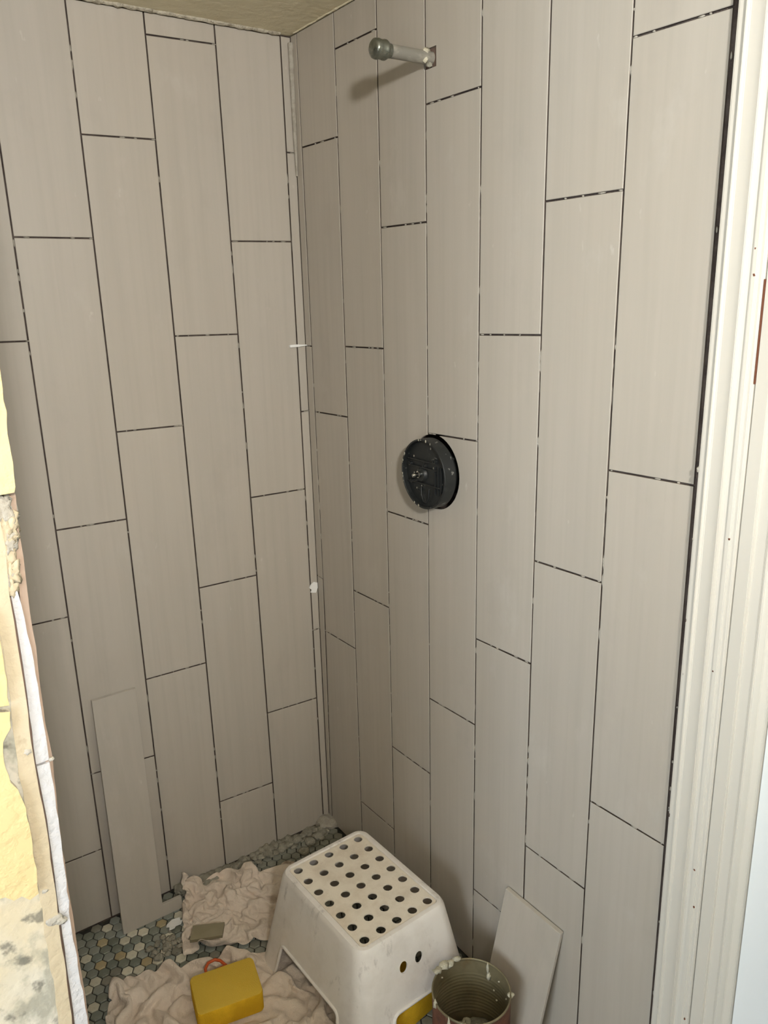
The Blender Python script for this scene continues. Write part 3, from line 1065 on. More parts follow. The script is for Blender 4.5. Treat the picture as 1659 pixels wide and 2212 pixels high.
# ------------------------------------------------------------------ sponges and small things on the floor
def sponge(name, label, loc, rot, size, tilt=0.0, top=True):
    sx, sy, sz = size
    bm = bmesh.new()
    bmesh.ops.create_cube(bm, size=1)
    for v in bm.verts: v.co = (v.co.x * sx, v.co.y * sy, (v.co.z + .5) * sz)
    ve = [e for e in bm.edges if abs(e.verts[0].co.z - e.verts[1].co.z) > .01]
    bmesh.ops.bevel(bm, geom=ve, offset=.012, segments=4, affect='EDGES', profile=.5)
    he = [e for e in bm.edges if abs(e.verts[0].co.z - e.verts[1].co.z) < 1e-6 and len(e.link_faces) == 2 and len({round(f.normal.z) for f in e.link_faces}) == 2]
    bmesh.ops.bevel(bm, geom=he, offset=.004, segments=2, affect='EDGES', profile=.5)
    for v in bm.verts:
        v.co += Vector((0, 0, .0012 * noise.noise(v.co * 40)))
    o = frombm(name, bm, M['sponge'], None, 40)
    if top:
        o.data.materials.append(M['sponge_top'])
        for f in o.data.polygons:
            if f.normal.z > .8: f.material_index = 1
    o.location = loc
    o.rotation_euler = (tilt, 0, rot)
    return tag(o, label, 'sponge', 'yellow sponges')


sponge('sponge', 'yellow sponge with its top coloured duller as if in shade lying on the drop cloth left of the stool', (-.512, -.416, .0125), math.radians(-12), (.142, .104, .052), math.radians(2))
sponge('sponge', 'yellow sponge lying underneath the white step stool', (-.205, -.640, .0015), math.radians(8), (.125, .110, .055), 0, False)
og = tag(empty('orange_clip', (-.505, -.336, .028)), 'small orange plastic loop sticking out behind the yellow sponge', 'clip')
lp = [(-.024, -.010, .008), (-.021, .006, .014), (-.010, .016, .016), (.006, .016, .016), (.016, .008, .014), (.022, -.006, .010)]
tube('loop', lp, .0035, 8, M['orange'], og)
box('clip_body', (-.030, -.018, .0), (.026, -.006, .014), M['orange'], og, .003)
# strip of tile on the rear cloth
V = []
q = [on(x, y, 2, .040) for x, y in ((410, 2031), (480, 2020), (486, 2002), (418, 2010))]
V = [(p.x, p.y, .040 + (.014 if i in (2, 3) else 0)) for i, p in enumerate(q)] + [(p.x, p.y, .032 + (.014 if i in (2, 3) else 0)) for i, p in enumerate(q)]
tag(mesh('tile_offcut', V, [(0, 1, 2, 3), (7, 6, 5, 4)] + [(i, (i + 1) % 4, 4 + (i + 1) % 4, 4 + i) for i in range(4)], M['offcut']),
    'short olive tile offcut lying on the rear drop cloth', 'tile')
pp = [(360, 1997), (371, 1987), (388, 1983), (390, 1988), (395, 1987), (391, 1995), (380, 2001), (377, 2007), (366, 2010), (366, 2004), (359, 2003)]
V = [on(x, y, 2, .004) for x, y in pp]
n = len(V)
V = [(p.x, p.y, .003 + .0035 * ((i * 7) % 5) / 4) for i, p in enumerate(V)]
V = V + [(x, y, z - .0006) for x, y, z in V]
tag(mesh('paper_scrap', V, [list(range(n)), list(range(2 * n - 1, n - 1, -1))] + [(i, (i + 1) % n, n + (i + 1) % n, n + i) for i in range(n)], M['white']),
    'torn white paper scrap on the mosaic floor beside the cut tile', 'scrap')


def rubble(name, spots, label, mats, seed):
    bm = bmesh.new(); rng = random.Random(seed)
    for x, y, s in spots:
        q = bmesh.ops.create_icosphere(bm, subdivisions=1 if s < .006 else 2, radius=1)
        k = rng.random() * 50
        sx, sy, sz = s * rng.uniform(.7, 1.4), s * rng.uniform(.7, 1.4), s * rng.uniform(.3, .65)
        for v in q['verts']:
            nn = 1 + .55 * noise.noise(v.co * 1.9 + Vector((k, k, k)))
            v.co = Vector((x + v.co.x * sx * nn, y + v.co.y * sy * nn, max(0.0005, sz * .7 + v.co.z * sz * nn)))
    o = frombm(name, bm, mats, None, 180)
    return tag(o, label, 'rubble', kind='stuff')


rng = random.Random(21)
sp = []
for i in range(190):
    x = rng.uniform(-.47, -.03); wv = .012 + .012 * (x + .47) / .44
    sp.append((x, -.006 - abs(rng.gauss(0, wv)), rng.uniform(.004, .016)))
rubble('mortar_rubble', sp, 'grey mortar crumbs heaped along the foot of the left wall', M['mortar_grey'], 1)
sp = []
for i in range(60):
    c = rng.choice(((-.550, -.150), (-.575, -.178), (-.565, -.165), (-.535, -.170)))
    sp.append((c[0] + rng.gauss(0, .016), c[1] + rng.gauss(0, .014), rng.uniform(.002, .009)))
rubble('mortar_crumbs', sp, 'flattened mortar crumbs on the mosaic floor in front of the cut tile', M['mortar_grey'], 2)

# ------------------------------------------------------------------ crumpled drop cloths
def sheet(data):
    nx, ny, rows = data
    P = np.cumsum(np.array(rows, dtype=float).reshape(3, ny, nx), axis=2) * .0005
    return P.reshape(3, -1).T, nx, ny


def cloth(name, label, shape, loc, rz, scl, clip=None):
    P, nx, ny = shape
    Fc = [(j * nx + i, j * nx + i + 1, j * nx + nx + i + 1, j * nx + nx + i) for j in range(ny - 1) for i in range(nx - 1)]
    P = P * np.array(scl)
    P[:, 2] -= P[:, 2].min() - .003
    c, s = math.cos(rz), math.sin(rz)
    Q = np.stack([loc[0] + P[:, 0] * c - P[:, 1] * s, loc[1] + P[:, 0] * s + P[:, 1] * c, P[:, 2]], 1)
    if clip: Q = clip(Q)
    me = bpy.data.meshes.new(name)
    me.from_pydata([(x - loc[0], y - loc[1], z) for x, y, z in Q.tolist()], [], Fc)
    smooth_me(me, 180)
    o = link(name, me, M['cloth'])
    o.location = (loc[0], loc[1], 0)
    md = o.modifiers.new('thickness', 'SOLIDIFY'); md.thickness = .0012
    md = o.modifiers.new('round', 'SUBSURF'); md.levels = 1; md.render_levels = 2
    return tag(o, label, 'cloth', 'crumpled drop cloths')


def press(Q, c, rz, size, z):
    """cloth squashed flat under something that lies on it"""
    dx, dy = Q[:, 0] - c[0], Q[:, 1] - c[1]
    u = np.abs(dx * math.cos(rz) + dy * math.sin(rz)) - size[0] / 2
    v = np.abs(-dx * math.sin(rz) + dy * math.cos(rz)) - size[1] / 2
    d = np.maximum(np.maximum(u, v), 0)
    Q[:, 2] = np.minimum(Q[:, 2], z + d * 1.6)


def flatten_legs(Q):
    ca, sa = math.cos(math.radians(2.6)), math.sin(math.radians(2.6))
    for sx in (-1, 1):
        for sy in (-1, 1):
            x, y = sx * .140, sy * .172
            press(Q, (-.222 + x * ca - y * sa, -.523 + x * sa + y * ca), math.radians(2.6), (.060, .090), .0035)


def under_sponge(Q):
    press(Q, (-.512, -.416), math.radians(-12), (.150, .112), .0105)
    flatten_legs(Q)
    return Q


def keep_off_wall(Q):
    Q[:, 1] = np.minimum(Q[:, 1], -.030)
    press(Q, (-.452, -.213), math.radians(-26), (.090, .046), .026)
    flatten_legs(Q)
    return Q


# settled shapes of the two crumpled sheets: steps of half a millimetre from point to point along each row, rows of x, then y, then height
REAR_SHEET = (54, 41, [
    [-402,24,21,19,20,9,-9,-3,18,24,26,27,26,23,22,20,13,16,23,10,21,23,20,9,14,-17,16,17,20,24,24,23,23,22,23,23,20,-9,22,21,10,8,-3,1,-6,20,17,17,15,15,15,11,5,4],
    [-408,25,20,13,21,21,-15,5,20,18,20,26,26,23,21,16,20,14,22,23,21,22,-4,11,15,2,22,19,20,17,20,23,20,22,23,23,23,-3,7,12,10,9,22,11,-11,21,19,19,17,16,13,7,5,4],
    [-411,19,23,21,9,19,-2,10,22,19,15,15,25,22,22,13,20,21,22,22,22,14,20,-15,13,25,23,20,18,9,23,16,23,23,21,22,13,18,7,23,-14,10,17,4,19,19,21,20,19,16,9,5,3,1],
    [-413,20,20,23,2,19,18,8,22,9,5,21,23,22,21,18,23,14,22,22,22,10,25,-15,19,26,24,22,20,8,17,18,22,21,15,13,16,16,19,20,-14,21,4,23,19,8,24,14,23,21,10,4,0,1],
    [-415,21,18,23,-2,21,21,19,7,2,11,23,22,22,23,23,9,22,23,23,13,15,19,-8,24,25,20,23,23,22,0,18,23,12,22,11,19,22,5,14,15,18,5,16,17,21,8,22,23,7,13,8,5,-1],
    [-416,21,16,23,-5,22,19,15,6,7,22,22,19,18,24,19,22,21,13,22,6,23,9,11,19,23,21,21,22,23,18,10,6,20,19,16,18,6,15,18,12,22,23,14,-1,18,22,17,23,6,6,6,10,2],
    [-411,15,14,23,-7,21,18,7,13,17,24,16,23,15,22,15,19,21,22,16,15,16,13,21,18,11,24,22,17,22,12,7,23,14,13,23,19,7,18,0,23,23,23,14,15,17,14,17,1,2,7,6,15,18],
    [-417,10,21,10,20,14,4,18,22,12,20,22,21,20,2,23,24,18,14,23,18,10,21,23,20,-2,25,24,16,20,4,23,23,10,22,7,11,23,16,19,13,23,24,18,16,-4,13,9,7,-6,8,20,9,15],
    [-416,20,-2,21,14,16,20,15,14,19,21,15,10,22,8,23,23,17,23,7,21,20,12,23,21,1,24,25,22,1,22,24,23,8,21,5,20,16,22,6,24,25,5,17,22,3,7,11,-7,-4,20,20,23,23],
    [-415,23,-3,17,22,14,21,-2,21,22,14,19,3,20,20,22,23,16,22,3,18,19,21,16,22,6,24,24,23,3,23,22,18,17,20,18,17,2,19,19,12,24,7,24,11,-8,10,6,8,20,19,18,23,6],
    [-416,11,23,7,22,23,-4,17,15,12,23,14,6,24,23,23,8,21,20,15,16,9,22,13,22,13,22,22,12,20,22,15,15,21,17,20,20,-1,22,13,21,11,23,23,-3,-9,14,13,27,5,25,24,17,5],
    [-418,21,-1,23,23,16,17,11,3,17,19,4,17,22,23,23,20,19,9,23,7,8,19,19,14,20,17,18,17,18,15,18,22,19,20,21,20,-3,19,20,23,21,21,13,-19,-5,25,22,12,23,22,18,-3,25],
    [-398,-11,18,20,12,23,18,19,12,-11,20,21,7,23,22,17,22,25,16,18,1,14,15,11,22,9,22,11,18,18,20,17,23,23,17,18,21,3,23,23,14,23,25,8,-19,1,22,11,29,22,20,-4,18,25],
    [-407,8,21,18,5,22,11,17,8,-10,22,19,22,17,21,20,19,16,22,15,9,16,10,9,13,16,14,21,11,22,22,22,22,20,16,15,20,16,22,20,13,25,25,0,-15,6,20,14,21,30,-3,16,16,24],
    [-405,22,12,5,21,-3,20,12,-2,11,19,19,21,12,21,22,23,24,8,24,21,-12,21,18,21,-5,19,23,8,24,18,22,20,23,12,15,19,23,24,24,14,20,26,-18,2,11,16,20,10,31,15,20,4,17],
    [-415,21,4,19,17,-4,22,2,22,18,0,22,14,20,21,21,23,21,18,15,9,16,11,12,19,-5,23,22,18,17,12,23,19,23,10,18,19,22,25,21,23,18,6,15,3,-17,23,26,8,29,25,28,7,-13],
    [-403,-12,12,21,4,18,17,19,16,-3,20,23,17,23,21,10,22,22,4,22,22,-2,19,14,9,19,7,13,17,15,23,23,20,18,23,21,18,16,12,25,26,4,20,14,-10,2,25,20,13,27,30,27,-13,-8],
    [-413,-5,4,14,15,20,19,23,9,4,23,15,22,24,16,21,24,4,18,13,19,-9,19,19,20,21,20,15,-10,17,21,22,23,22,18,18,13,10,22,27,27,12,12,6,-8,13,23,13,28,27,28,7,19,-22],
    [-409,-8,10,18,9,15,24,21,-11,22,23,23,20,10,19,20,20,5,5,22,21,-6,23,12,23,22,13,24,-8,17,21,22,19,20,15,15,8,22,24,25,15,14,8,8,1,21,19,21,30,26,30,-2,27,-22],
    [-417,10,9,19,14,10,14,-2,20,15,23,23,22,20,18,3,20,11,22,-10,12,11,20,13,20,16,23,26,14,-2,22,20,16,17,9,14,20,23,20,18,11,16,5,9,23,20,23,17,30,27,25,-1,15,1],
    [-417,4,21,15,6,-5,21,25,9,19,18,23,16,22,13,17,11,5,16,-9,25,17,7,17,16,13,27,26,-2,18,23,22,12,13,9,14,23,17,20,12,12,19,8,22,23,22,21,24,4,28,31,20,9,16],
    [-417,10,22,0,-9,15,20,7,22,22,21,13,22,12,18,23,-3,19,9,18,18,-9,13,21,22,19,12,16,22,22,17,8,18,13,17,18,6,19,15,10,19,20,24,23,22,22,22,24,8,5,30,31,20,-4],
    [-418,19,8,-14,11,23,13,15,17,13,19,17,19,17,18,0,13,17,10,12,21,20,-12,23,22,23,-10,27,23,15,17,16,22,23,16,8,3,20,8,18,22,23,24,23,22,22,19,16,19,4,30,19,30,11],
    [-416,22,-9,-1,19,11,18,20,12,23,17,1,14,14,18,19,24,-11,15,19,24,-8,6,22,24,21,13,-6,21,23,24,21,20,22,10,-3,12,21,25,6,23,24,23,21,19,18,19,15,14,24,15,26,20,25],
    [-418,24,-10,5,22,9,15,21,10,7,18,24,21,-6,19,23,8,14,18,18,-14,24,-4,21,15,20,21,3,20,15,22,23,24,4,9,24,18,19,21,-4,23,23,19,17,19,19,16,19,20,23,20,26,24,5],
    [-418,22,-8,18,11,23,-3,19,22,8,18,22,1,19,17,12,19,18,19,12,-18,23,-7,20,19,6,10,25,21,4,25,21,25,4,22,17,15,11,25,0,23,19,13,18,19,18,21,23,22,23,25,18,24,25],
    [-415,10,17,16,6,8,16,21,0,21,22,21,5,23,-9,17,23,23,14,12,-14,21,0,21,-4,15,23,3,22,21,22,24,-2,18,21,23,9,27,10,3,24,15,9,19,22,22,24,23,23,24,23,19,23,24],
    [-393,-12,23,5,13,21,11,22,5,22,18,-2,21,22,-1,9,22,12,18,13,-9,14,14,21,1,0,17,20,10,24,9,12,8,28,23,13,25,12,-1,21,23,5,19,22,23,22,24,23,23,23,23,23,20,23],
    [-398,-7,18,23,-1,17,21,22,21,13,-17,15,24,19,23,-8,8,15,11,15,16,20,6,22,8,-8,14,23,16,14,6,24,0,21,18,21,3,11,22,16,21,10,24,20,21,22,24,23,22,24,22,20,23,23],
    [-392,-11,13,15,22,15,10,23,12,1,12,20,5,23,17,18,-8,5,22,22,20,5,16,23,-12,9,12,23,26,16,2,11,11,23,14,19,6,15,8,17,17,16,24,25,14,21,23,23,22,19,24,22,24,23],
    [-393,11,10,14,12,-7,21,20,-3,17,0,23,24,11,19,17,7,-5,21,24,23,18,16,-8,18,15,-3,24,21,-4,15,22,13,17,21,23,10,-7,13,15,22,22,15,22,23,14,20,23,19,23,24,24,22,23],
    [-390,24,12,-11,-3,8,22,2,1,17,20,16,18,26,3,18,20,-5,23,22,18,10,16,18,4,5,20,19,-6,0,26,24,17,12,26,22,4,11,-8,21,19,14,24,24,24,23,16,15,21,22,24,22,24,22],
    [-381,6,-1,14,-1,-3,24,-4,20,16,20,19,-9,25,20,5,15,12,23,9,17,18,21,21,18,-6,19,28,-3,2,3,17,22,19,25,16,14,-11,11,24,19,17,21,19,25,23,10,17,23,22,22,24,23,21],
    [-389,-11,5,16,-6,23,18,10,20,-2,14,24,8,-5,22,19,18,6,18,9,20,21,19,14,13,26,4,9,6,0,18,21,25,9,14,20,1,19,22,1,15,20,24,23,23,14,14,22,18,22,24,22,24,19],
    [-412,19,-11,0,19,22,23,24,8,-21,23,19,0,-1,18,21,17,5,22,20,20,19,13,21,23,16,22,12,5,-15,17,20,25,23,-8,15,24,22,-8,11,22,22,19,22,10,15,21,21,20,24,22,23,23,20],
    [-402,-7,18,3,16,14,15,7,20,-20,20,26,10,-15,10,22,12,18,23,23,9,19,23,24,11,11,18,18,19,7,-5,23,23,24,-7,25,12,12,-10,23,21,12,23,11,15,21,21,19,22,23,21,22,18,21],
    [-390,-22,-5,14,16,9,12,20,19,-17,29,14,21,-19,2,21,23,19,18,23,21,14,24,22,14,19,12,0,14,23,11,9,24,23,7,19,17,-23,7,24,15,13,15,15,20,21,21,19,21,22,22,13,21,23],
    [-389,-14,-13,-1,18,4,16,19,20,-6,30,23,6,-17,1,23,19,23,17,23,22,20,22,19,18,12,6,12,17,19,-3,22,23,23,24,18,7,-18,-13,22,21,9,15,17,22,20,20,19,23,21,21,9,23,23],
    [-377,-21,-4,-4,-8,19,2,20,18,7,30,22,1,1,-14,23,15,22,22,24,22,23,20,17,16,7,13,18,21,-1,20,21,16,23,24,17,-10,-15,-14,29,26,-1,16,18,21,21,22,22,22,22,13,17,20,21],
    [-370,-17,-21,6,2,3,-8,18,17,18,29,7,-2,11,11,10,11,23,23,22,22,16,19,21,11,20,20,17,22,4,9,19,22,20,17,9,-14,11,-29,26,22,-7,20,21,24,24,24,24,17,13,14,19,19,20],
    [-365,-13,-17,-20,3,1,-5,16,22,24,15,2,-2,11,11,19,20,20,21,23,24,10,18,21,24,22,21,21,19,11,3,17,23,20,4,-2,-7,27,-11,-11,22,14,7,26,23,23,21,15,14,15,17,18,20,19],
    [-331,6,-11,6,-4,-3,1,7,1,-5,-4,1,2,-3,3,-2,14,-15,6,-5,0,-1,11,-12,11,5,14,-13,-9,-3,-3,0,0,0,2,3,10,17,11,11,-21,-6,8,-22,13,-9,1,6,12,14,16,19,24,23],
    [-334,2,12,-11,8,9,0,7,0,-14,-13,-1,0,2,9,-11,-1,20,7,-4,0,-2,-10,-8,5,21,-2,-12,2,9,-9,2,-6,3,4,5,7,19,16,-24,-20,-9,-1,20,12,-9,-12,0,8,11,18,23,23,25],
    [-312,0,8,-5,7,4,7,5,-3,-13,-15,-16,4,11,4,-15,4,8,8,8,9,-13,-2,-9,0,2,2,3,6,13,-5,-5,1,0,6,-3,11,16,-15,7,-18,-6,-1,15,13,-8,-10,-12,-2,9,21,24,25,27],
    [-289,1,-2,4,6,4,3,7,-9,-17,-21,-6,1,7,-7,12,2,9,7,6,4,-15,7,-9,3,1,0,1,4,13,2,-5,1,1,-12,6,15,-13,15,3,-15,-4,-3,-4,12,-20,-1,11,0,-10,21,24,26,27],
    [-266,1,-1,3,5,6,3,3,-20,-21,-17,-1,-2,5,4,5,8,-4,-4,4,20,-10,13,-7,-9,0,10,5,3,4,10,-10,2,-12,6,6,-3,6,-5,9,-3,-3,-5,-11,-15,-2,17,-7,1,7,7,23,25,26],
    [-243,2,-2,3,5,6,3,-13,-20,-19,-1,-3,-2,-1,4,9,7,-2,-5,6,4,5,8,-1,-12,-4,10,8,6,4,4,-4,-9,-3,8,6,-3,-6,7,9,-5,-3,-7,-11,-12,-5,4,11,2,8,7,8,23,25],
    [-222,4,-2,3,4,6,-10,-19,-14,-4,-1,-6,0,-1,0,11,-8,4,6,6,4,4,8,-2,-10,-9,6,8,11,7,0,-8,0,-6,9,-3,7,-5,-5,11,-4,-5,-4,-11,-11,-2,2,12,2,5,8,8,16,17],
    [-216,15,-2,-2,2,12,-18,-11,-8,-3,-1,-9,-10,8,1,2,2,3,7,-2,13,4,6,-1,-9,-8,3,6,12,9,-7,1,-1,-6,2,4,-2,4,-7,-5,14,-10,-1,-11,-12,-2,3,9,8,-1,11,11,16,17],
    [-200,2,12,4,-2,7,-13,-15,-17,11,-4,-14,-3,11,2,1,3,3,3,-1,6,9,-13,3,9,-8,3,4,6,11,0,0,1,-7,2,5,-4,-9,8,-5,6,-4,-20,-12,8,0,2,10,-1,3,13,13,5,-1],
    [-177,-1,12,6,-5,-6,-8,-22,1,6,-13,0,-5,8,8,1,3,3,3,-3,-5,-1,2,8,9,-6,3,4,5,11,1,-1,-1,-3,2,-3,-2,-14,13,0,-19,11,-20,-1,6,-11,8,0,16,-6,-16,19,1,24],
    [-163,5,-1,16,-3,-6,-17,-13,4,-7,1,-1,-5,2,1,1,13,-1,9,-1,-6,-5,5,8,8,-3,1,0,3,9,10,-5,-6,3,-3,1,-2,-15,7,-16,9,-5,-6,1,1,-11,10,2,3,-25,-7,11,19,24],
    [-140,-11,8,-5,-5,17,-16,-13,9,-16,11,-6,0,2,1,-2,1,7,13,1,-6,-6,1,13,-6,8,-6,7,8,7,-7,1,3,0,0,-1,-2,-15,-5,0,9,-6,-5,0,-7,-6,-2,17,-27,-1,1,0,16,-2],
    [-139,8,8,-3,-17,-5,15,-11,1,-9,11,-6,3,2,-1,-6,7,1,10,9,-7,-4,1,0,7,-6,6,1,-1,4,10,-8,5,8,-10,-8,10,-13,0,1,-3,0,0,-1,-6,-7,-1,-4,-7,-1,1,-13,18,-2],
    [-119,8,-9,-12,10,-3,1,3,-1,-9,-3,8,-1,7,-2,-4,-5,11,10,10,-7,-4,2,-1,2,-1,2,5,-5,6,7,-2,-6,12,-12,-12,13,-7,2,2,-3,0,0,-1,-7,-5,-1,-4,-12,4,-10,-1,-17,-7],
    [-96,0,-4,-14,10,-6,8,-1,-11,5,-4,8,-2,-6,-1,2,3,5,15,-6,6,-6,7,1,-4,2,4,4,-5,5,-11,-3,12,6,-14,-11,15,2,2,1,-21,12,4,-9,3,-5,1,-6,-15,4,-12,-10,-2,-12],
    [-94,12,-14,2,11,-6,8,-8,-5,-1,5,7,-7,1,-2,2,3,2,11,1,-7,1,6,-2,4,2,3,6,-6,-4,-16,8,12,1,-15,-1,-2,-5,-3,15,-13,16,-9,7,1,-12,2,0,-16,-5,-9,-4,-3,-13],
    [-73,-7,-1,8,-10,11,12,-8,-4,-12,7,4,4,-5,-8,17,1,3,2,6,-4,-5,12,0,-1,-3,12,-17,-14,3,5,5,12,-8,1,-2,-1,-7,-17,6,9,2,6,7,-11,0,3,-5,-14,-7,-5,-3,-15,-6],
    [-48,-5,-5,-2,-2,10,10,-3,-7,-10,1,12,-6,-1,-4,4,-1,17,4,-2,3,-8,8,-4,13,-5,-7,-12,0,3,3,3,7,1,-4,-6,-10,-18,8,9,9,3,4,2,-9,5,0,-9,-7,-7,-6,-17,-9,3],
    [-22,-3,-5,-6,-1,-5,9,7,-11,-1,1,-2,-13,18,-8,8,-2,17,-6,1,10,-4,7,-13,4,7,-16,1,0,3,4,-7,12,-2,-9,-11,-19,7,8,10,-12,-11,25,7,-2,7,-3,-6,-6,-7,-10,-18,-5,3],
    [4,-4,-5,-7,-6,-2,-1,2,5,-14,0,0,0,1,0,16,-5,18,-4,6,-18,14,5,-12,10,-17,7,2,-8,12,-5,-8,15,-7,-15,-13,-6,4,14,-3,-16,-9,22,20,-3,8,3,-4,-6,-7,-13,-18,-12,10],
    [26,-4,-4,-8,-10,-17,10,4,0,-2,-4,3,-4,6,-4,12,2,-13,18,9,-7,4,-17,14,-18,15,2,2,-21,8,-3,2,18,-11,-15,-11,2,-5,13,-14,-14,0,23,9,5,-2,8,8,-29,-2,6,-18,-10,-12],
    [49,-5,-6,-11,-22,1,4,-6,5,5,-3,-5,4,-15,17,10,-13,10,10,16,-13,-13,-11,-1,7,11,15,-19,-1,0,4,-4,15,-12,-10,-10,-17,14,-5,-16,-2,3,6,6,5,5,6,8,-9,-6,-1,-5,-10,-14],
    [71,-5,-13,-16,-16,3,8,-7,-8,14,0,-12,-11,11,3,2,8,9,12,-18,-1,-1,-9,5,6,6,3,2,-3,-12,2,5,2,2,-9,-17,-18,11,-18,2,4,6,5,5,5,6,6,2,-2,-6,0,-16,1,-15],
    [93,-8,-15,-16,-13,5,7,-7,-8,-1,7,-17,2,3,2,14,-9,17,6,-9,8,-16,5,4,4,6,-2,0,-8,-3,6,3,3,-3,-15,-21,-10,3,-2,1,5,5,5,4,2,-6,4,-12,18,4,-22,6,-4,-5],
    [101,0,-14,-15,-12,6,-6,8,-9,-6,-4,-4,-3,12,-1,-8,12,18,2,-15,9,-2,6,-3,7,5,3,0,-17,5,5,3,-3,-24,-14,4,-19,5,6,1,5,5,-1,-6,-1,2,-10,-2,2,4,7,-1,4,-7],
    [123,-4,-15,-15,-13,3,4,6,-7,-8,-2,-2,-7,15,-1,-13,1,-1,9,10,9,0,6,-7,4,-20,23,-1,-3,3,5,-16,-5,-25,3,-15,4,1,10,3,5,-5,-12,-4,-1,2,3,4,4,4,1,2,-3,-1],
    [147,-9,-16,-16,-12,8,-16,-1,20,-17,5,-12,-10,-4,21,-1,2,-7,11,10,10,1,6,-9,-7,-13,-4,23,6,-17,-9,11,-25,-9,-2,2,2,-9,20,4,0,-9,-15,-2,8,7,6,2,-2,0,2,3,0,1],
    [151,-19,-6,-23,11,-5,-3,-5,16,-14,4,-25,15,-11,18,6,-6,-1,10,10,12,2,3,-9,-11,-10,-11,10,22,-5,-27,11,-25,3,0,-4,0,-5,11,9,1,-16,-7,8,7,8,4,0,-1,1,1,1,1,1],
    [148,-22,-14,3,18,-5,0,-4,-3,-2,-11,-14,9,7,4,14,-6,2,5,12,13,-8,11,-8,-13,-5,-12,-7,14,-20,21,-5,-25,13,-10,7,-23,-5,13,18,5,-14,-1,10,8,7,2,1,0,1,0,-1,2,1],
    [141,-21,11,6,-11,12,11,-3,-9,-19,2,-9,13,6,6,7,3,0,2,2,6,10,6,-4,-13,-4,-11,-6,-7,-13,23,-20,3,-4,3,-13,0,-6,-2,17,16,-12,6,3,13,8,3,1,0,-5,3,-1,3,1],
    [125,-15,20,-2,20,9,11,-8,-24,5,-19,6,8,16,6,6,3,2,2,1,4,-1,4,8,-15,-10,0,-6,-8,-22,21,-13,6,0,-14,-2,-3,2,1,-1,6,11,8,2,8,12,-5,5,-7,4,4,1,-1,5],
    [102,7,18,14,18,18,9,-24,-24,3,-1,11,-3,3,25,7,7,3,1,3,1,-9,7,10,-13,-16,-11,11,-19,-17,6,-2,15,-23,2,8,-4,-1,1,3,-2,15,6,8,5,-4,14,-2,-2,6,2,-2,3,5],
    [102,23,11,19,18,20,-1,-25,-12,7,-1,0,1,9,4,25,-6,21,1,-13,-1,6,10,4,-12,-23,2,0,-20,-14,-18,20,12,-7,-3,9,-2,-13,12,-6,7,-5,12,15,-1,7,6,3,4,5,-1,0,4,6],
    [122,4,22,18,12,4,14,-22,1,10,-5,5,0,-9,12,12,18,-7,17,-13,5,10,4,-18,-13,-5,17,-16,-12,-18,-7,-7,0,20,4,10,-16,2,-7,11,-2,3,7,10,10,10,7,3,3,5,0,-1,4,7],
    [119,14,20,19,14,-8,3,3,12,-5,11,5,-5,-6,7,13,16,-7,2,6,9,-1,-16,-4,-1,5,6,-17,-12,-12,-7,-6,-2,4,14,16,-13,-7,-4,15,1,3,4,12,5,9,5,10,5,5,-2,2,5,6],
    [132,19,16,-13,16,18,15,-1,15,-5,11,5,-5,-5,3,14,1,11,4,4,-8,-2,1,1,-6,-5,-10,-10,3,-20,4,-3,-4,1,14,6,-23,14,-4,9,12,-3,10,1,12,11,3,12,7,3,-1,4,-2,4],
    [149,-7,18,14,11,19,-3,16,16,-1,3,9,1,-4,0,10,4,9,10,4,-5,-2,2,-1,-6,-6,-11,-15,-13,1,0,-4,0,0,9,-19,4,5,8,10,-13,19,-2,13,16,8,3,12,5,7,1,-9,4,7],
    [144,16,16,14,15,1,12,15,18,4,3,5,4,-4,1,5,11,5,10,-2,6,-1,0,-4,-5,-10,-15,-11,-11,4,-8,-4,3,1,4,-18,10,4,7,-13,5,19,-3,19,1,14,13,12,7,2,2,-11,10,3],
    [163,13,16,15,16,5,8,15,17,10,2,6,3,-5,3,3,11,8,8,3,4,-1,-4,-6,-7,-15,-9,-11,-8,0,-4,-3,-9,-1,-1,5,-21,1,15,9,6,-11,16,16,11,12,7,6,-10,-2,15,16,1,-12],
    [182,14,12,15,14,13,5,14,16,14,4,-5,-16,17,6,7,-1,3,4,6,10,-16,9,-1,-13,-2,-9,-12,-4,-2,-4,-6,-4,-5,1,-1,-22,8,10,11,7,-14,17,6,4,5,4,-6,3,19,18,3,-2,-17],
    [202,15,12,11,13,13,7,15,15,14,2,-9,-16,9,14,13,6,0,-2,2,0,-22,15,4,3,-7,-9,-9,-3,-5,-1,-5,-5,-4,-2,-25,3,3,-11,19,-9,-19,15,3,7,7,2,10,20,15,10,-2,-9,-22],
    [14,5,0,12,11,21,22,23,14,1,-8,-8,-7,-8,-7,-12,-15,-9,-3,-21,-10,6,6,19,17,-17,-11,-8,-9,-4,0,3,6,6,6,4,-6,-15,-1,5,3,22,24,10,19,-9,-16,-15,-13,-11,-10,-7,-3,-3],
    [37,4,-6,15,9,2,18,22,13,-10,-11,-8,-7,-7,-5,-13,-12,-1,-2,-4,-10,-10,22,22,20,-14,-6,-8,-13,-16,10,-1,12,4,3,3,-1,-15,-18,9,8,17,11,14,16,7,-6,-14,-14,-13,-8,-5,-4,-4],
    [31,17,2,-8,21,-14,23,21,8,-8,-14,-15,-7,-2,-8,-13,-11,-6,-3,0,1,16,15,21,23,-4,-6,-11,-14,-19,-6,17,-7,-4,7,-9,16,3,-17,-2,15,19,-17,19,10,10,5,3,-14,-14,-5,-4,-4,-3],
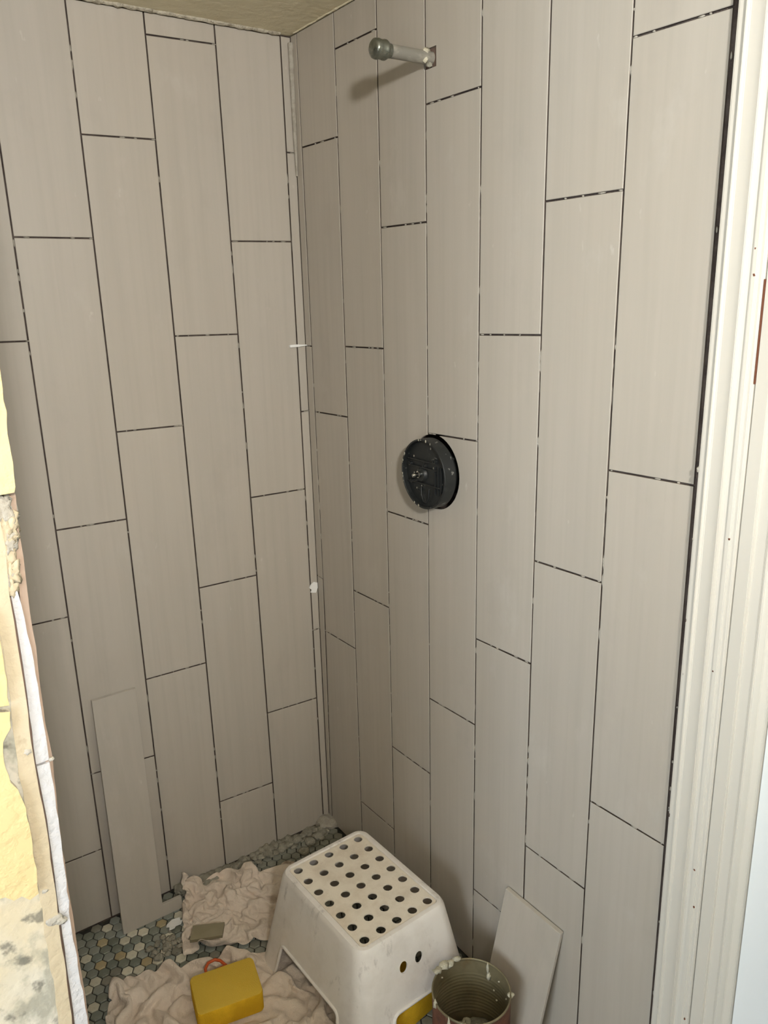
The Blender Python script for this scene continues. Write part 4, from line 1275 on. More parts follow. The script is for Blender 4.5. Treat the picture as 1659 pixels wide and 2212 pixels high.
    [31,14,-14,5,22,-13,15,22,1,-12,-13,-13,-7,-4,-9,9,0,-17,3,5,6,17,4,21,19,-1,-1,-7,-11,-19,-16,15,-6,-12,-13,19,9,-13,-3,12,15,11,-24,3,9,12,1,15,4,2,-6,-4,-3,-4],
    [30,12,-15,3,23,-7,10,14,-10,-11,-13,-9,-8,-5,0,0,20,5,3,5,1,16,-13,25,-4,-2,9,2,-3,-9,-22,-12,-4,-16,4,20,-12,3,22,-17,19,16,-24,-15,9,12,14,-1,3,22,19,-3,-3,-4],
    [28,11,-17,3,23,1,13,-14,-10,-13,9,-6,-14,15,1,-9,1,11,18,-6,22,5,-22,23,-14,-6,9,8,5,-4,-15,-21,-21,12,-9,16,-15,22,15,-12,21,-6,-10,-17,20,-14,7,13,5,22,22,22,-1,-4],
    [19,17,-18,3,21,11,-11,-12,-14,16,0,-15,-4,19,11,-13,12,9,7,-16,19,16,-19,11,-12,-20,5,8,13,4,-21,-22,-6,18,-17,-5,11,22,-14,20,-7,-8,-8,19,13,-16,-18,13,24,24,22,22,11,5],
    [41,-16,9,-22,12,13,-14,-11,3,21,-11,3,6,-12,25,3,3,-14,17,5,-6,21,-7,-7,-8,-23,0,5,14,9,-23,-7,-5,20,-8,-21,21,1,-16,14,16,-1,-11,14,12,-23,-20,23,23,25,20,7,16,10],
    [57,-12,-20,-10,19,-16,-1,11,9,-10,9,12,-22,-3,23,8,1,-16,4,22,7,-11,-14,-7,7,-23,-3,2,8,20,-7,-8,-6,21,-10,-22,10,-14,4,22,-8,8,18,13,-6,-23,-25,22,27,25,8,6,8,13],
    [59,-3,-20,-16,2,18,-3,11,-13,8,14,-14,-23,12,12,7,6,-17,5,23,-13,-14,-11,14,-4,-22,-3,3,2,20,-5,-9,15,16,-11,-15,-15,19,-3,13,11,5,17,2,-20,-21,-22,27,20,18,6,-1,11,6],
    [40,20,-7,-16,-2,2,15,9,-19,20,-6,-19,-22,1,6,7,18,10,-9,18,-16,-21,-6,18,-7,-20,9,10,-20,6,5,16,17,-10,-16,-13,12,18,5,13,-11,23,11,-9,-23,-19,-19,25,6,11,5,2,7,7],
    [35,4,22,-2,-2,-4,3,16,-22,-8,11,-23,-16,8,2,-8,12,13,17,6,-22,-21,14,-2,-18,11,15,-13,-15,13,16,15,-9,-14,-13,11,12,18,11,-14,5,14,14,-20,-12,-23,4,-3,-6,16,19,-19,20,-3],
    [22,20,12,12,11,-3,-4,9,-21,-20,8,-9,-22,5,-6,16,-3,-1,16,15,-22,-18,19,-21,6,21,-5,-21,16,14,6,-14,-7,-4,13,13,3,20,-6,-8,21,9,-1,-23,-13,-23,12,-25,4,20,22,-24,7,-3],
    [13,20,1,11,21,5,21,-16,-22,-20,-9,12,-8,-15,10,11,12,-16,2,18,-22,-16,21,-22,19,17,-18,-8,21,-6,-1,7,9,-9,14,14,2,15,-9,-13,21,6,-5,-23,-16,-22,15,-24,19,0,28,-24,-13,1],
    [14,9,19,18,-5,23,10,-20,-20,-20,-13,10,-9,19,9,8,-2,-3,-18,0,10,-21,10,-15,8,23,-13,-3,22,-2,10,7,-7,3,15,14,-1,-4,-4,-7,-9,12,2,-14,-23,-20,19,-17,24,2,23,-18,-27,-14],
    [35,3,18,14,-11,23,2,-22,-5,-15,-23,-6,18,12,10,-9,0,12,-12,-18,22,-18,-18,20,-15,23,2,-6,14,17,11,0,-7,8,15,-15,-14,-5,-2,-5,-6,15,24,-19,-23,-11,-9,11,25,10,-16,2,-25,-17],
    [33,19,19,6,-21,9,11,-11,-17,-21,12,-3,-15,5,6,12,10,2,-23,2,7,-23,-3,20,-23,13,20,9,10,18,6,3,-6,12,-4,-11,-15,-17,-12,-8,9,29,19,-19,-19,-24,2,19,24,-15,6,-8,-17,-23],
    [34,22,23,-17,-19,9,8,-3,-21,-21,6,13,8,0,-17,-3,9,16,-13,19,-12,-22,9,-13,-1,5,13,15,22,16,10,9,-1,-8,-14,-15,-17,-10,-10,-1,10,28,25,-24,-20,-19,10,23,10,-16,11,-23,-16,-11],
    [41,21,21,-15,-22,-18,8,6,-19,-10,1,0,5,14,10,-8,11,-15,21,-18,2,-23,4,16,4,-3,15,-4,24,16,9,-9,6,-12,-16,-15,-12,1,-2,-7,23,25,11,-22,-23,-8,16,17,4,-17,-1,-24,-5,-12],
    [43,21,21,-11,-17,-22,-21,25,-12,8,1,-1,-10,-12,14,17,-13,15,6,-24,16,-15,8,16,-9,9,-10,-2,19,22,-5,-10,9,-15,-15,-15,-11,-2,6,21,21,24,-15,-12,-3,-9,-6,21,5,-15,-15,-24,21,-23],
    [48,23,11,-17,-21,-18,3,-2,22,-14,-13,7,-16,3,20,-11,22,22,0,-21,-14,16,14,7,-1,-15,4,-2,14,-15,-3,-6,12,-16,-15,-14,5,16,7,20,21,21,-13,-5,-6,-6,-7,-9,-6,-14,-6,-17,27,-18],
    [54,21,-3,-21,-6,-19,-13,22,-5,-6,9,-19,7,13,4,1,22,13,-20,-6,6,21,14,10,-5,-13,-19,12,12,-10,-17,-22,5,-17,-11,11,15,3,19,18,20,18,-5,-6,-6,-5,-7,-9,-26,-29,-11,7,20,-24],
    [61,13,-18,-11,-16,10,-19,17,14,-14,-13,10,10,-10,-17,25,21,15,-19,12,11,12,20,4,-2,-9,-26,7,-14,-15,-15,-18,-6,-7,13,16,15,8,16,18,14,9,-3,-4,-5,-7,-13,-19,-19,-28,-7,19,-1,-22],
    [68,-5,-16,-17,-9,22,-13,10,19,-4,-15,15,-18,-19,16,10,1,16,20,9,-4,16,22,6,1,-10,-23,-27,-14,-11,0,-12,-12,7,15,8,20,14,-3,26,8,4,-1,-8,-14,-15,-13,-15,-11,-10,3,10,-21,-12],
    [46,1,-15,-16,-4,23,17,-5,20,-22,15,5,-15,-21,-12,2,22,11,15,4,19,9,22,-8,17,-12,-15,-27,0,-23,-12,-10,7,2,15,2,-2,16,15,26,7,2,-14,-15,-15,-14,-15,-15,-12,-9,15,0,12,-26],
    [40,-8,-16,-3,17,-7,23,12,5,-23,16,8,-23,-6,-14,15,-16,17,13,18,16,10,22,10,-13,-14,-5,6,-14,-26,-12,5,6,3,7,11,-21,23,2,26,7,-13,-17,-16,-16,-16,-12,-7,-5,-2,1,15,-8,-4],
    [41,-21,-3,2,20,-22,9,12,15,5,-14,-3,23,-8,-13,-15,-7,1,17,19,19,13,23,6,-22,-15,-7,10,7,-7,-15,0,-6,16,11,-6,-26,5,16,24,-3,-16,-18,-17,-10,-8,-4,0,3,0,0,-15,0,3],
    [51,-7,-4,1,-16,10,-20,8,17,4,17,3,3,7,-16,-20,1,-21,12,18,21,21,19,2,-21,-22,-13,9,10,10,9,-21,11,6,5,-19,3,-25,26,6,-3,-18,-17,9,-8,-9,-1,3,0,-5,-4,-7,-11,8],
    [76,-7,-9,-6,-16,-15,-9,9,7,22,17,14,7,-15,-5,-17,-21,-18,20,14,15,13,21,5,-18,-23,-15,-4,12,15,19,-1,14,-16,-12,-6,-3,-21,10,9,-2,-17,-10,13,10,-9,3,-2,-8,-1,-7,-13,-4,6],
    [100,-8,-19,-18,1,-15,-19,7,16,17,27,-17,22,-9,-15,-13,-21,-23,8,8,15,22,17,9,-16,-22,-18,1,-1,19,18,-10,26,15,-20,7,-25,-17,-21,8,3,-14,0,5,15,11,-3,-6,-8,-13,-1,-11,3,5],
    [118,-16,-13,-19,-5,-21,-7,11,-6,14,19,-12,10,13,-14,-15,-21,-23,10,1,10,15,18,21,-10,-17,-24,-2,13,15,-11,2,25,22,3,-10,-21,-23,-19,-19,2,0,18,-11,8,16,-10,-4,-12,-5,0,6,11,-5],
    [122,-3,-14,-16,-16,-13,-5,2,4,16,16,-19,-22,9,4,-14,-13,-23,1,8,17,20,15,9,-20,-17,6,-18,15,22,4,0,-7,6,8,9,-24,-21,-22,-8,14,-12,-3,-1,1,6,10,-18,11,-8,5,11,4,-7],
    [144,-9,-22,-4,-15,-13,0,1,-3,-18,15,18,-27,-10,-17,2,-18,-5,5,18,16,15,0,-4,-13,13,-14,-4,11,19,18,-6,0,-19,-2,19,-21,-18,-18,3,-11,16,-3,-5,5,-4,-21,16,4,-10,10,9,1,-9],
    [153,-21,-10,2,-18,-2,3,-3,-14,-23,21,9,-27,-27,-12,-12,-1,23,-1,17,12,2,-13,-5,-12,6,18,-14,22,17,15,12,-5,-17,-22,12,-19,-15,-4,-23,20,12,2,-2,-4,-18,-18,8,14,-7,8,11,-1,-11],
    [152,3,-10,-14,0,-1,-2,-6,-20,-13,-11,19,-27,-27,-20,-9,11,23,12,12,-10,-13,-12,-10,-5,15,11,9,22,18,15,13,-1,-12,-21,-16,-11,4,-24,-13,13,11,17,-6,-23,-18,9,-4,11,-3,11,8,-5,-10],
    [168,-11,8,-21,4,6,-11,-23,-6,-17,-16,10,-26,-21,-25,-1,22,15,5,1,-20,-14,-7,-3,20,19,13,12,10,10,22,5,6,-6,-22,-12,-6,-19,-23,5,-4,22,7,-23,-17,-1,11,-7,3,6,12,-8,-16,-10],
    [180,-1,-15,-14,12,-8,-21,3,-8,-23,-4,-24,-17,-16,-25,11,-7,12,14,-1,-8,-20,-2,10,18,12,17,19,14,-6,20,21,-3,-2,-22,0,-23,-16,-26,-1,19,13,-22,-16,-4,6,11,-8,9,1,-10,-17,-12,-6],
    [202,-10,-10,-19,-2,-23,-14,2,8,-29,-1,-17,-26,-17,-24,-5,9,-5,12,-6,5,-12,9,13,14,18,17,18,-12,13,23,-5,0,2,-1,1,-28,-22,-25,16,16,-16,-21,1,12,3,-1,-5,-5,-10,-9,-19,-1,10],
    [207,2,-17,-17,-16,-14,-23,1,13,-28,0,-18,-26,-23,-19,5,-14,1,1,2,3,7,12,14,16,18,16,-11,-5,24,11,10,14,2,2,-25,-13,-24,-20,4,5,-26,11,5,-6,-8,-8,-8,-4,-7,-13,4,15,13],
    [196,10,2,-17,-20,-20,-23,-9,15,-17,-4,-27,-20,-12,-20,-20,21,4,2,1,1,5,9,13,16,13,-6,-12,6,24,21,12,4,12,-16,-27,-9,-24,2,-4,-14,-21,9,-9,-8,-7,-7,6,-17,1,6,14,15,10],
    [183,15,10,-5,-21,-21,-24,-13,-2,9,-24,-25,-20,-19,-16,-1,10,14,9,5,3,2,8,11,0,-3,-6,-5,15,20,23,15,1,11,-24,-1,-26,-6,-23,-15,-10,7,-18,-5,-11,-10,16,-19,2,10,13,14,12,3],
])
FRONT_SHEET = (65, 41, [
    [-404,18,19,16,13,23,23,23,16,13,19,19,18,18,10,-22,-23,-15,29,20,17,20,20,19,24,28,27,21,-13,-20,22,28,27,29,30,31,5,1,29,17,3,10,29,16,24,5,27,27,25,25,22,27,10,12,31,27,13,16,-4,20,26,-26,-23,27,24],
    [-426,18,20,14,21,23,23,14,16,16,19,18,19,20,15,-17,-20,-7,26,11,15,21,22,23,27,26,23,16,-4,-17,23,27,28,29,28,30,-2,12,27,27,5,6,25,21,27,6,24,26,27,26,22,13,16,-2,30,27,27,-1,22,19,15,-19,-29,24,27],
    [-448,21,17,21,22,21,16,14,16,19,19,18,19,20,21,-13,-7,-6,20,3,28,21,15,25,24,23,20,10,-10,9,27,28,21,26,28,28,-9,24,28,27,26,4,6,30,24,8,26,20,20,17,16,21,9,28,2,28,24,10,28,25,-2,-26,-12,19,7],
    [-467,20,19,22,20,18,18,11,18,20,18,19,20,20,19,19,-2,-17,-1,27,24,9,25,9,27,24,15,-1,6,25,27,24,19,28,27,2,17,27,28,28,17,26,5,18,25,26,9,-6,21,26,13,24,24,14,0,28,20,19,23,15,4,-23,9,21,17],
    [-486,19,20,21,21,14,19,9,21,20,18,20,21,19,19,19,17,6,-9,24,-3,29,18,0,27,25,1,8,22,28,23,19,24,28,5,16,29,29,27,29,10,23,28,20,17,1,-2,8,29,7,22,22,22,11,11,21,13,24,21,13,-4,3,27,14,-13],
    [-507,19,20,23,18,18,21,2,24,20,24,25,25,27,4,10,16,15,20,-13,30,27,-5,3,26,20,1,20,28,24,17,23,28,10,23,27,26,24,23,23,19,28,14,19,26,-2,-12,19,24,8,8,25,22,2,24,16,12,24,13,12,10,25,24,16,3],
    [-527,20,23,24,25,15,25,29,6,19,21,25,20,27,20,-8,7,14,21,21,18,1,15,-3,23,8,16,27,25,16,24,29,19,7,26,27,26,23,20,27,26,22,16,23,3,6,-6,29,17,3,18,28,-8,19,25,12,13,15,16,18,20,31,19,17,1],
    [-544,25,25,25,21,21,27,19,31,21,17,15,28,12,27,4,-16,9,23,21,1,10,16,16,28,25,-1,25,12,25,29,11,17,20,25,26,23,21,23,28,21,18,20,18,9,-5,18,24,12,7,24,19,-12,25,27,16,15,12,11,19,28,12,20,18,21],
    [-557,25,25,24,23,27,18,22,24,32,27,24,21,-5,24,17,-2,-18,27,4,19,27,18,14,22,3,16,15,26,28,13,23,7,22,24,26,20,23,24,19,21,18,21,14,6,9,28,18,8,16,28,3,14,26,13,6,21,13,10,28,24,-4,18,21,25],
    [-568,26,25,23,25,21,18,21,24,31,25,23,26,19,21,11,-1,-25,30,8,29,17,28,21,-8,26,28,-1,25,22,24,-10,28,10,25,26,25,26,8,21,22,21,16,11,10,22,27,15,11,23,17,26,11,23,-13,8,17,20,26,25,25,-6,28,19,25],
    [-577,22,24,25,25,17,25,22,27,18,24,29,26,17,20,-5,-2,6,28,15,28,8,26,19,26,-1,12,17,27,20,-4,23,24,1,26,28,28,8,13,25,24,19,24,19,-3,26,27,15,15,27,7,22,25,27,-9,-11,22,20,25,24,25,24,8,18,28],
    [-580,18,22,27,26,10,26,28,28,4,29,27,25,20,2,0,18,26,22,27,13,22,-3,26,28,28,2,7,26,-9,32,21,2,21,26,15,9,21,24,14,23,24,28,-7,31,15,23,25,21,10,13,27,29,11,-20,15,25,27,25,25,13,27,28,-6,24],
    [-583,16,26,22,26,10,30,26,18,14,27,16,20,23,22,6,9,28,25,24,25,-5,22,22,27,25,10,16,-12,17,30,-1,25,14,22,14,27,19,12,24,27,16,21,13,14,26,25,1,20,19,27,26,21,-4,5,28,11,28,27,25,18,16,23,8,8],
    [-584,14,28,16,27,25,19,23,6,24,5,25,24,27,26,-8,25,24,28,18,25,18,11,24,23,9,29,9,-22,28,27,25,-2,21,12,26,21,26,25,18,16,27,26,25,-12,29,29,25,5,22,16,16,24,19,9,12,16,18,25,28,19,14,11,6,15],
    [-585,14,28,12,24,23,32,-4,15,20,17,27,27,21,9,24,26,16,26,8,25,19,25,6,25,26,21,-8,3,28,23,-2,26,23,23,10,12,27,15,26,24,23,26,28,-6,28,30,14,28,11,28,11,17,15,28,-13,30,28,23,10,-1,26,12,5,24],
    [-586,16,25,11,29,19,28,-7,18,22,27,26,6,27,27,18,25,8,26,9,26,18,8,20,23,28,24,-1,16,2,23,25,24,18,23,22,-9,26,12,27,18,27,28,28,5,18,29,18,25,28,11,25,7,17,8,15,28,27,0,1,11,24,6,23,28],
    [-588,26,2,25,17,25,21,26,3,20,21,28,21,12,24,18,16,25,13,23,14,26,15,8,17,27,23,25,22,-14,23,25,10,28,27,13,-13,27,12,25,26,27,27,26,28,14,19,26,20,26,28,3,19,12,27,7,19,25,-6,-2,3,14,28,25,22],
    [-586,28,-9,19,24,22,27,26,22,22,21,2,24,27,20,-4,23,23,15,21,15,27,8,26,19,8,26,25,21,5,17,8,26,28,26,7,-14,27,16,29,28,24,28,28,28,12,26,17,26,28,24,24,6,12,29,15,4,26,5,-7,-19,25,26,25,26],
    [-583,22,-10,25,17,28,19,26,17,27,28,26,-5,26,20,-2,28,5,26,8,25,25,28,24,21,16,6,29,0,24,28,8,15,21,25,8,-14,27,24,28,28,28,27,23,20,25,26,22,21,26,28,28,-16,30,33,11,3,27,8,-19,-3,25,26,26,17],
    [-584,20,-8,24,28,4,24,25,25,24,25,10,17,24,8,16,23,4,18,23,26,18,24,23,17,10,25,12,19,28,26,-19,25,27,17,15,-9,28,28,23,27,27,28,24,21,23,28,18,29,27,28,20,-3,31,31,7,3,28,10,-18,1,23,28,21,5],
    [-585,18,4,25,21,17,-9,24,25,24,18,17,18,21,18,24,12,22,8,24,16,26,14,21,13,27,9,28,22,28,17,6,8,26,18,-8,18,24,28,27,22,27,24,29,22,26,21,23,29,29,24,20,9,30,25,8,3,28,13,-15,10,14,28,14,5],
    [-588,15,20,26,28,-7,-11,19,26,27,26,18,16,16,16,26,14,0,22,22,27,22,3,21,24,13,27,27,22,14,15,4,27,19,25,-4,13,29,23,28,24,23,20,27,29,19,28,28,28,28,16,26,23,24,16,11,4,28,19,-7,15,4,12,14,17],
    [-587,28,23,22,15,-16,-10,24,27,25,21,9,20,22,21,26,26,4,-1,28,27,18,3,27,22,28,14,30,-4,15,16,28,23,16,23,6,7,31,22,26,28,25,8,28,30,27,30,25,25,24,17,25,12,28,17,20,3,29,26,13,14,10,7,3,-5],
    [-588,29,28,28,1,-16,-14,25,24,28,11,21,29,26,20,11,23,17,-4,28,21,4,19,26,27,28,20,25,-11,19,20,23,22,15,20,28,-3,22,26,26,27,3,26,30,30,31,24,23,27,21,29,0,23,16,20,10,23,31,27,12,27,2,-6,-2,23],
    [-587,25,28,29,-4,-23,10,25,18,17,20,19,27,21,5,26,17,12,22,25,-1,22,23,20,28,27,26,14,-9,14,28,20,23,25,8,21,24,20,20,23,26,13,9,31,31,31,29,19,21,28,5,11,26,3,23,6,34,32,30,29,18,-9,-3,23,13],
    [-584,28,26,-2,-4,2,22,12,12,18,27,14,26,21,5,26,9,21,26,16,19,18,9,27,28,28,28,-3,8,12,23,25,30,25,16,17,23,26,20,20,26,25,-18,33,32,29,25,24,18,27,-1,24,3,13,19,27,21,34,32,28,22,-9,17,17,-7],
    [-580,27,18,26,-24,12,20,20,-1,5,27,22,29,10,5,27,8,27,9,20,19,19,27,24,27,27,27,14,-2,10,27,21,30,21,28,15,20,23,26,25,23,10,-18,33,31,29,18,24,25,24,7,25,-10,28,30,15,18,28,32,28,27,4,17,-4,-1],
    [-588,26,28,19,-7,14,18,23,7,-17,26,25,6,10,19,27,11,16,24,28,4,24,28,28,27,26,27,27,-6,4,29,18,30,19,28,26,21,8,28,25,17,10,-9,32,19,23,27,20,26,21,28,12,-6,30,31,18,30,6,29,28,26,23,3,-1,-1],
    [-586,28,14,27,16,12,8,25,8,-8,-8,20,19,29,13,13,28,11,24,25,19,21,17,24,25,28,27,24,11,-3,29,15,29,27,17,28,21,7,27,12,21,15,3,30,29,1,28,25,17,27,16,16,4,31,33,30,30,-12,29,29,26,12,2,-9,26],
    [-586,23,19,29,23,-8,27,27,-5,-17,7,29,20,13,29,17,16,20,24,25,10,30,16,23,21,16,26,26,5,15,28,15,26,16,26,28,21,3,16,14,25,11,21,30,28,16,-5,25,19,16,17,16,28,32,29,24,20,-1,28,28,16,-4,9,26,21],
    [-586,17,27,29,29,6,4,24,-7,-16,16,27,9,19,29,25,16,28,22,22,1,29,30,25,14,15,18,15,19,25,26,23,19,8,27,28,7,27,26,5,4,23,18,28,30,29,-1,-5,28,14,17,22,29,27,25,25,3,18,29,21,-1,22,27,9,18],
    [-586,29,22,28,6,4,17,21,-12,-6,24,22,26,24,5,23,26,28,16,29,2,29,29,27,26,18,18,18,17,14,16,26,27,0,27,12,20,28,4,14,16,20,29,22,22,26,-9,7,27,19,19,23,29,16,18,30,23,6,13,20,27,22,24,17,3],
    [-585,28,28,12,-4,4,26,23,-6,11,26,20,23,25,12,13,17,29,16,30,11,30,26,26,19,25,3,18,7,24,26,25,24,9,28,11,14,22,24,16,10,14,22,15,28,17,-8,16,29,28,24,26,21,7,27,18,5,16,27,29,13,27,27,-1,13],
    [-583,27,24,-1,-2,13,15,22,17,11,23,26,26,16,27,17,12,12,19,30,19,29,25,21,10,31,17,-2,19,18,28,26,11,26,26,21,16,15,22,21,15,-3,12,28,16,9,-3,28,29,28,28,24,11,23,24,-11,26,25,21,25,15,24,10,10,21],
    [-559,-4,25,5,-7,23,20,-10,24,27,29,27,22,12,27,28,-4,26,28,18,28,19,23,15,8,31,30,-1,16,15,27,18,26,27,17,26,22,20,4,29,20,10,-21,16,23,5,26,19,29,28,28,15,28,27,-10,4,28,12,33,20,23,19,26,-2,19],
    [-568,10,0,19,-1,29,-1,7,26,25,28,20,17,27,19,23,26,0,31,32,20,16,14,21,8,29,23,27,2,17,24,27,29,5,17,17,29,30,5,27,17,12,-8,-7,25,26,10,27,29,27,21,23,20,14,-5,16,29,4,29,27,25,27,21,-3,17],
    [-587,1,7,18,24,24,11,3,27,24,23,14,16,23,26,25,19,8,30,29,5,28,17,0,25,24,25,26,16,27,20,17,18,8,22,8,24,30,31,14,13,9,-19,18,22,27,15,28,16,27,12,22,20,9,9,25,27,10,23,31,27,28,-1,14,26],
    [-582,-3,-1,14,25,26,21,16,15,23,14,21,18,24,19,23,17,27,24,6,13,29,5,8,22,27,27,26,20,23,15,32,5,13,27,3,16,28,22,23,11,0,5,27,20,22,23,13,18,12,22,18,21,14,18,27,28,15,18,31,30,8,30,9,16],
    [-568,-6,-12,6,25,23,16,13,27,15,24,13,29,15,26,19,19,25,15,6,24,21,5,9,24,28,25,16,22,25,33,23,0,21,28,12,-1,21,16,25,4,3,24,24,24,21,20,12,28,-1,25,12,23,22,28,27,25,27,9,30,28,14,13,31,4],
    [-551,-24,-10,0,27,3,19,25,16,22,19,27,18,21,26,11,27,18,8,18,28,13,3,13,27,27,18,24,28,30,32,-4,10,29,16,8,15,13,18,9,8,15,24,26,24,24,16,23,20,-6,26,16,27,28,29,27,25,19,22,22,27,29,19,19,-18],
    [-532,-24,-22,-9,29,-10,25,27,11,18,21,28,17,27,23,12,20,14,14,27,22,8,5,20,24,25,27,28,30,30,0,17,-1,28,8,12,13,18,13,9,13,21,27,24,24,24,24,28,7,-7,25,30,28,29,28,28,28,28,23,21,22,25,16,-4,-18],
    [-377,-20,-20,8,-7,12,16,15,7,13,23,5,-22,-20,25,18,18,26,8,-22,-23,-19,-15,-15,-9,0,5,0,-19,-14,-11,-1,-1,0,2,4,-4,-1,-1,1,16,13,1,4,3,-11,-15,-9,-3,2,9,5,-9,-9,6,8,6,10,-3,-1,-6,-6,-13,-1,15],
    [-394,-22,13,0,9,13,16,1,13,21,7,-23,-14,-13,21,25,23,30,14,-27,-24,-17,-11,-10,-4,5,4,-4,-17,-14,-9,-5,4,2,-1,5,-5,1,-1,-5,15,16,6,3,0,-13,-14,-9,-6,-6,9,18,-8,-10,7,7,6,8,-3,0,-14,-16,-6,-12,8],
    [-412,-1,22,11,10,12,4,-2,19,15,-18,-22,-12,3,13,28,30,30,21,-29,-10,-15,-17,-9,4,3,0,-7,-20,-6,-5,-4,-9,9,5,4,-6,3,-1,-5,-1,18,20,-2,0,-12,-12,-9,-13,-19,24,17,-13,-2,-19,4,17,27,0,-4,-16,-15,-15,-18,16],
    [-416,14,18,10,18,0,-11,17,26,-8,-23,-14,-4,11,16,24,29,25,27,-10,-12,-22,-10,-15,8,5,-4,-20,-8,1,-4,-6,-11,2,6,-1,10,-5,-6,-5,14,6,19,8,-12,-12,-14,-23,-11,6,2,12,12,-7,-19,7,15,-2,17,4,-11,-18,-14,-17,2],
    [-409,15,17,21,10,-17,-4,31,11,-19,-18,-7,7,17,16,21,24,25,28,2,-21,-8,-13,-20,12,4,-20,-10,3,1,-7,-11,-6,-1,2,10,0,-2,-5,-4,15,12,6,-1,6,-22,-22,-14,0,-4,9,9,9,-10,-13,7,-2,14,14,0,-22,-5,-8,-15,-12],
    [-398,19,21,18,-8,-6,5,20,-12,-3,-3,1,12,4,21,20,22,23,21,6,-7,-10,-19,-19,16,-3,-20,-1,5,-4,-12,-6,0,-13,16,3,3,3,-7,-11,16,-2,23,-3,2,-22,-23,-8,2,-4,-4,3,13,-22,12,2,-2,16,-9,-4,0,5,-11,-16,-22],
    [-378,20,14,11,8,-9,13,5,4,-2,-3,1,0,10,15,20,23,23,19,13,-17,-30,7,-19,17,-17,-5,6,-2,-11,-5,1,-6,-14,6,10,10,-6,-12,-1,10,9,5,16,-17,-14,-21,1,1,-6,-1,1,-15,5,13,-1,-1,-2,1,3,5,-1,-14,-16,-21],
    [-356,7,6,8,17,3,6,20,6,-4,-1,4,-3,8,12,19,19,23,5,14,-28,-19,1,1,-3,4,1,1,-15,2,2,-18,-13,5,11,10,-4,-10,-6,10,7,1,13,6,-11,-22,-6,2,-2,-4,1,-3,-16,-3,3,23,0,-2,-2,4,3,-23,-13,-14,-8],
    [-335,5,5,15,16,7,-4,18,16,4,-3,-3,2,7,6,18,22,17,14,-25,-13,9,-1,-1,-4,-4,8,-11,-1,2,-15,-7,-19,15,5,4,-10,-5,6,-12,4,15,16,-3,-20,-4,5,0,-3,-1,-1,-10,-13,-6,13,4,19,-2,-2,-1,-13,-28,-16,-8,6],
    [-311,7,4,-1,11,21,-3,18,16,10,-8,-5,10,5,7,19,21,11,6,-24,-1,15,-3,-13,4,-8,-7,-18,8,16,-12,-22,-1,-7,4,4,8,-3,-17,-5,17,-7,23,-23,7,10,5,-1,-2,0,-15,1,-13,-3,6,6,3,17,-10,-13,-13,-26,-2,-13,9],
    [-286,-1,1,2,10,22,6,2,6,24,-7,8,12,3,8,-6,20,22,7,-23,6,-25,-2,18,6,-12,-3,-8,0,19,-32,8,-5,-11,5,6,6,-22,-9,3,15,-7,-3,12,5,9,6,-1,-1,-7,-19,-11,9,-3,5,7,5,-12,-14,-13,-14,-11,11,-14,3],
    [-258,-4,0,3,10,14,12,5,4,15,7,10,10,6,-29,-16,24,8,12,14,-25,-6,17,12,-9,-8,12,-26,11,-1,-8,7,-16,-3,3,20,-25,1,-2,5,8,-1,1,-3,-4,20,13,2,-2,-17,-17,-6,-1,8,-6,16,6,-9,-12,-13,-18,-8,-7,5,-6],
    [-231,-4,1,1,10,14,4,-7,19,17,-7,21,-14,-7,15,-15,-17,11,7,15,11,-4,15,-13,4,7,-22,3,-3,21,-8,-4,-8,0,2,-24,3,14,3,2,-8,13,8,-7,-16,6,6,30,-11,-10,-11,-10,4,5,-4,-12,27,-8,-8,-12,-18,-7,-2,-3,-2],
    [-204,-4,2,0,9,8,-19,19,19,-15,20,-3,-2,10,9,-22,2,7,5,17,9,-3,6,0,2,-12,0,2,-12,-1,1,17,-24,18,-27,3,-3,9,3,8,-3,6,-4,-7,4,0,2,7,19,-18,-22,13,3,-5,-9,-16,26,-23,-12,2,9,-6,-3,-4,-2],
    [-176,-5,3,0,7,-11,-2,-4,4,19,20,4,2,2,-2,-7,-5,6,8,-1,7,21,2,-15,3,6,1,-6,-9,-4,9,-17,-13,15,-15,20,-24,5,17,-1,14,-11,1,6,4,0,-1,10,-3,-26,-1,15,-23,27,-14,-13,-7,-6,0,8,-10,12,0,-5,1],
    [-149,-5,4,0,3,-13,3,-5,5,6,7,8,16,5,3,-20,10,4,7,-2,9,-3,9,1,1,7,3,-5,-12,-15,-7,4,-8,-11,4,4,-3,7,8,11,-6,6,5,5,4,-1,1,-23,-12,-5,19,-9,2,-13,20,-8,-10,-5,-2,-1,1,11,-5,6,-7],
    [-123,-3,-7,11,-12,-2,-8,-7,16,8,9,4,8,17,-13,-2,-1,15,-9,15,-5,10,7,4,-25,9,16,1,-16,-8,-7,1,-14,-1,2,4,-2,8,8,8,-7,-3,9,10,-2,3,-17,-7,-3,-6,-3,13,-1,-12,-3,10,-4,-4,-1,-2,-1,-1,6,-14,-18],
    [-98,-2,-6,-2,-2,-5,-5,-8,-1,2,8,27,13,6,-3,-8,4,12,-6,13,-2,11,2,-8,-6,-4,-4,2,12,-5,-19,3,-7,0,5,3,-3,8,9,4,-3,-7,-2,3,4,8,-6,-10,-5,-2,-2,-1,11,-12,-5,4,5,-3,-5,1,-3,-12,-11,-12,-11],
    [-71,-2,-6,-1,-5,-4,-10,0,-4,5,3,5,28,-6,19,-9,5,-7,13,2,9,9,0,-4,-6,-9,-1,4,-4,0,-7,4,-11,6,4,2,-4,5,-1,1,3,3,-2,1,1,11,-6,-9,-4,-3,-1,-4,5,-4,-7,6,6,-3,-5,1,-5,-12,-11,-11,-15],
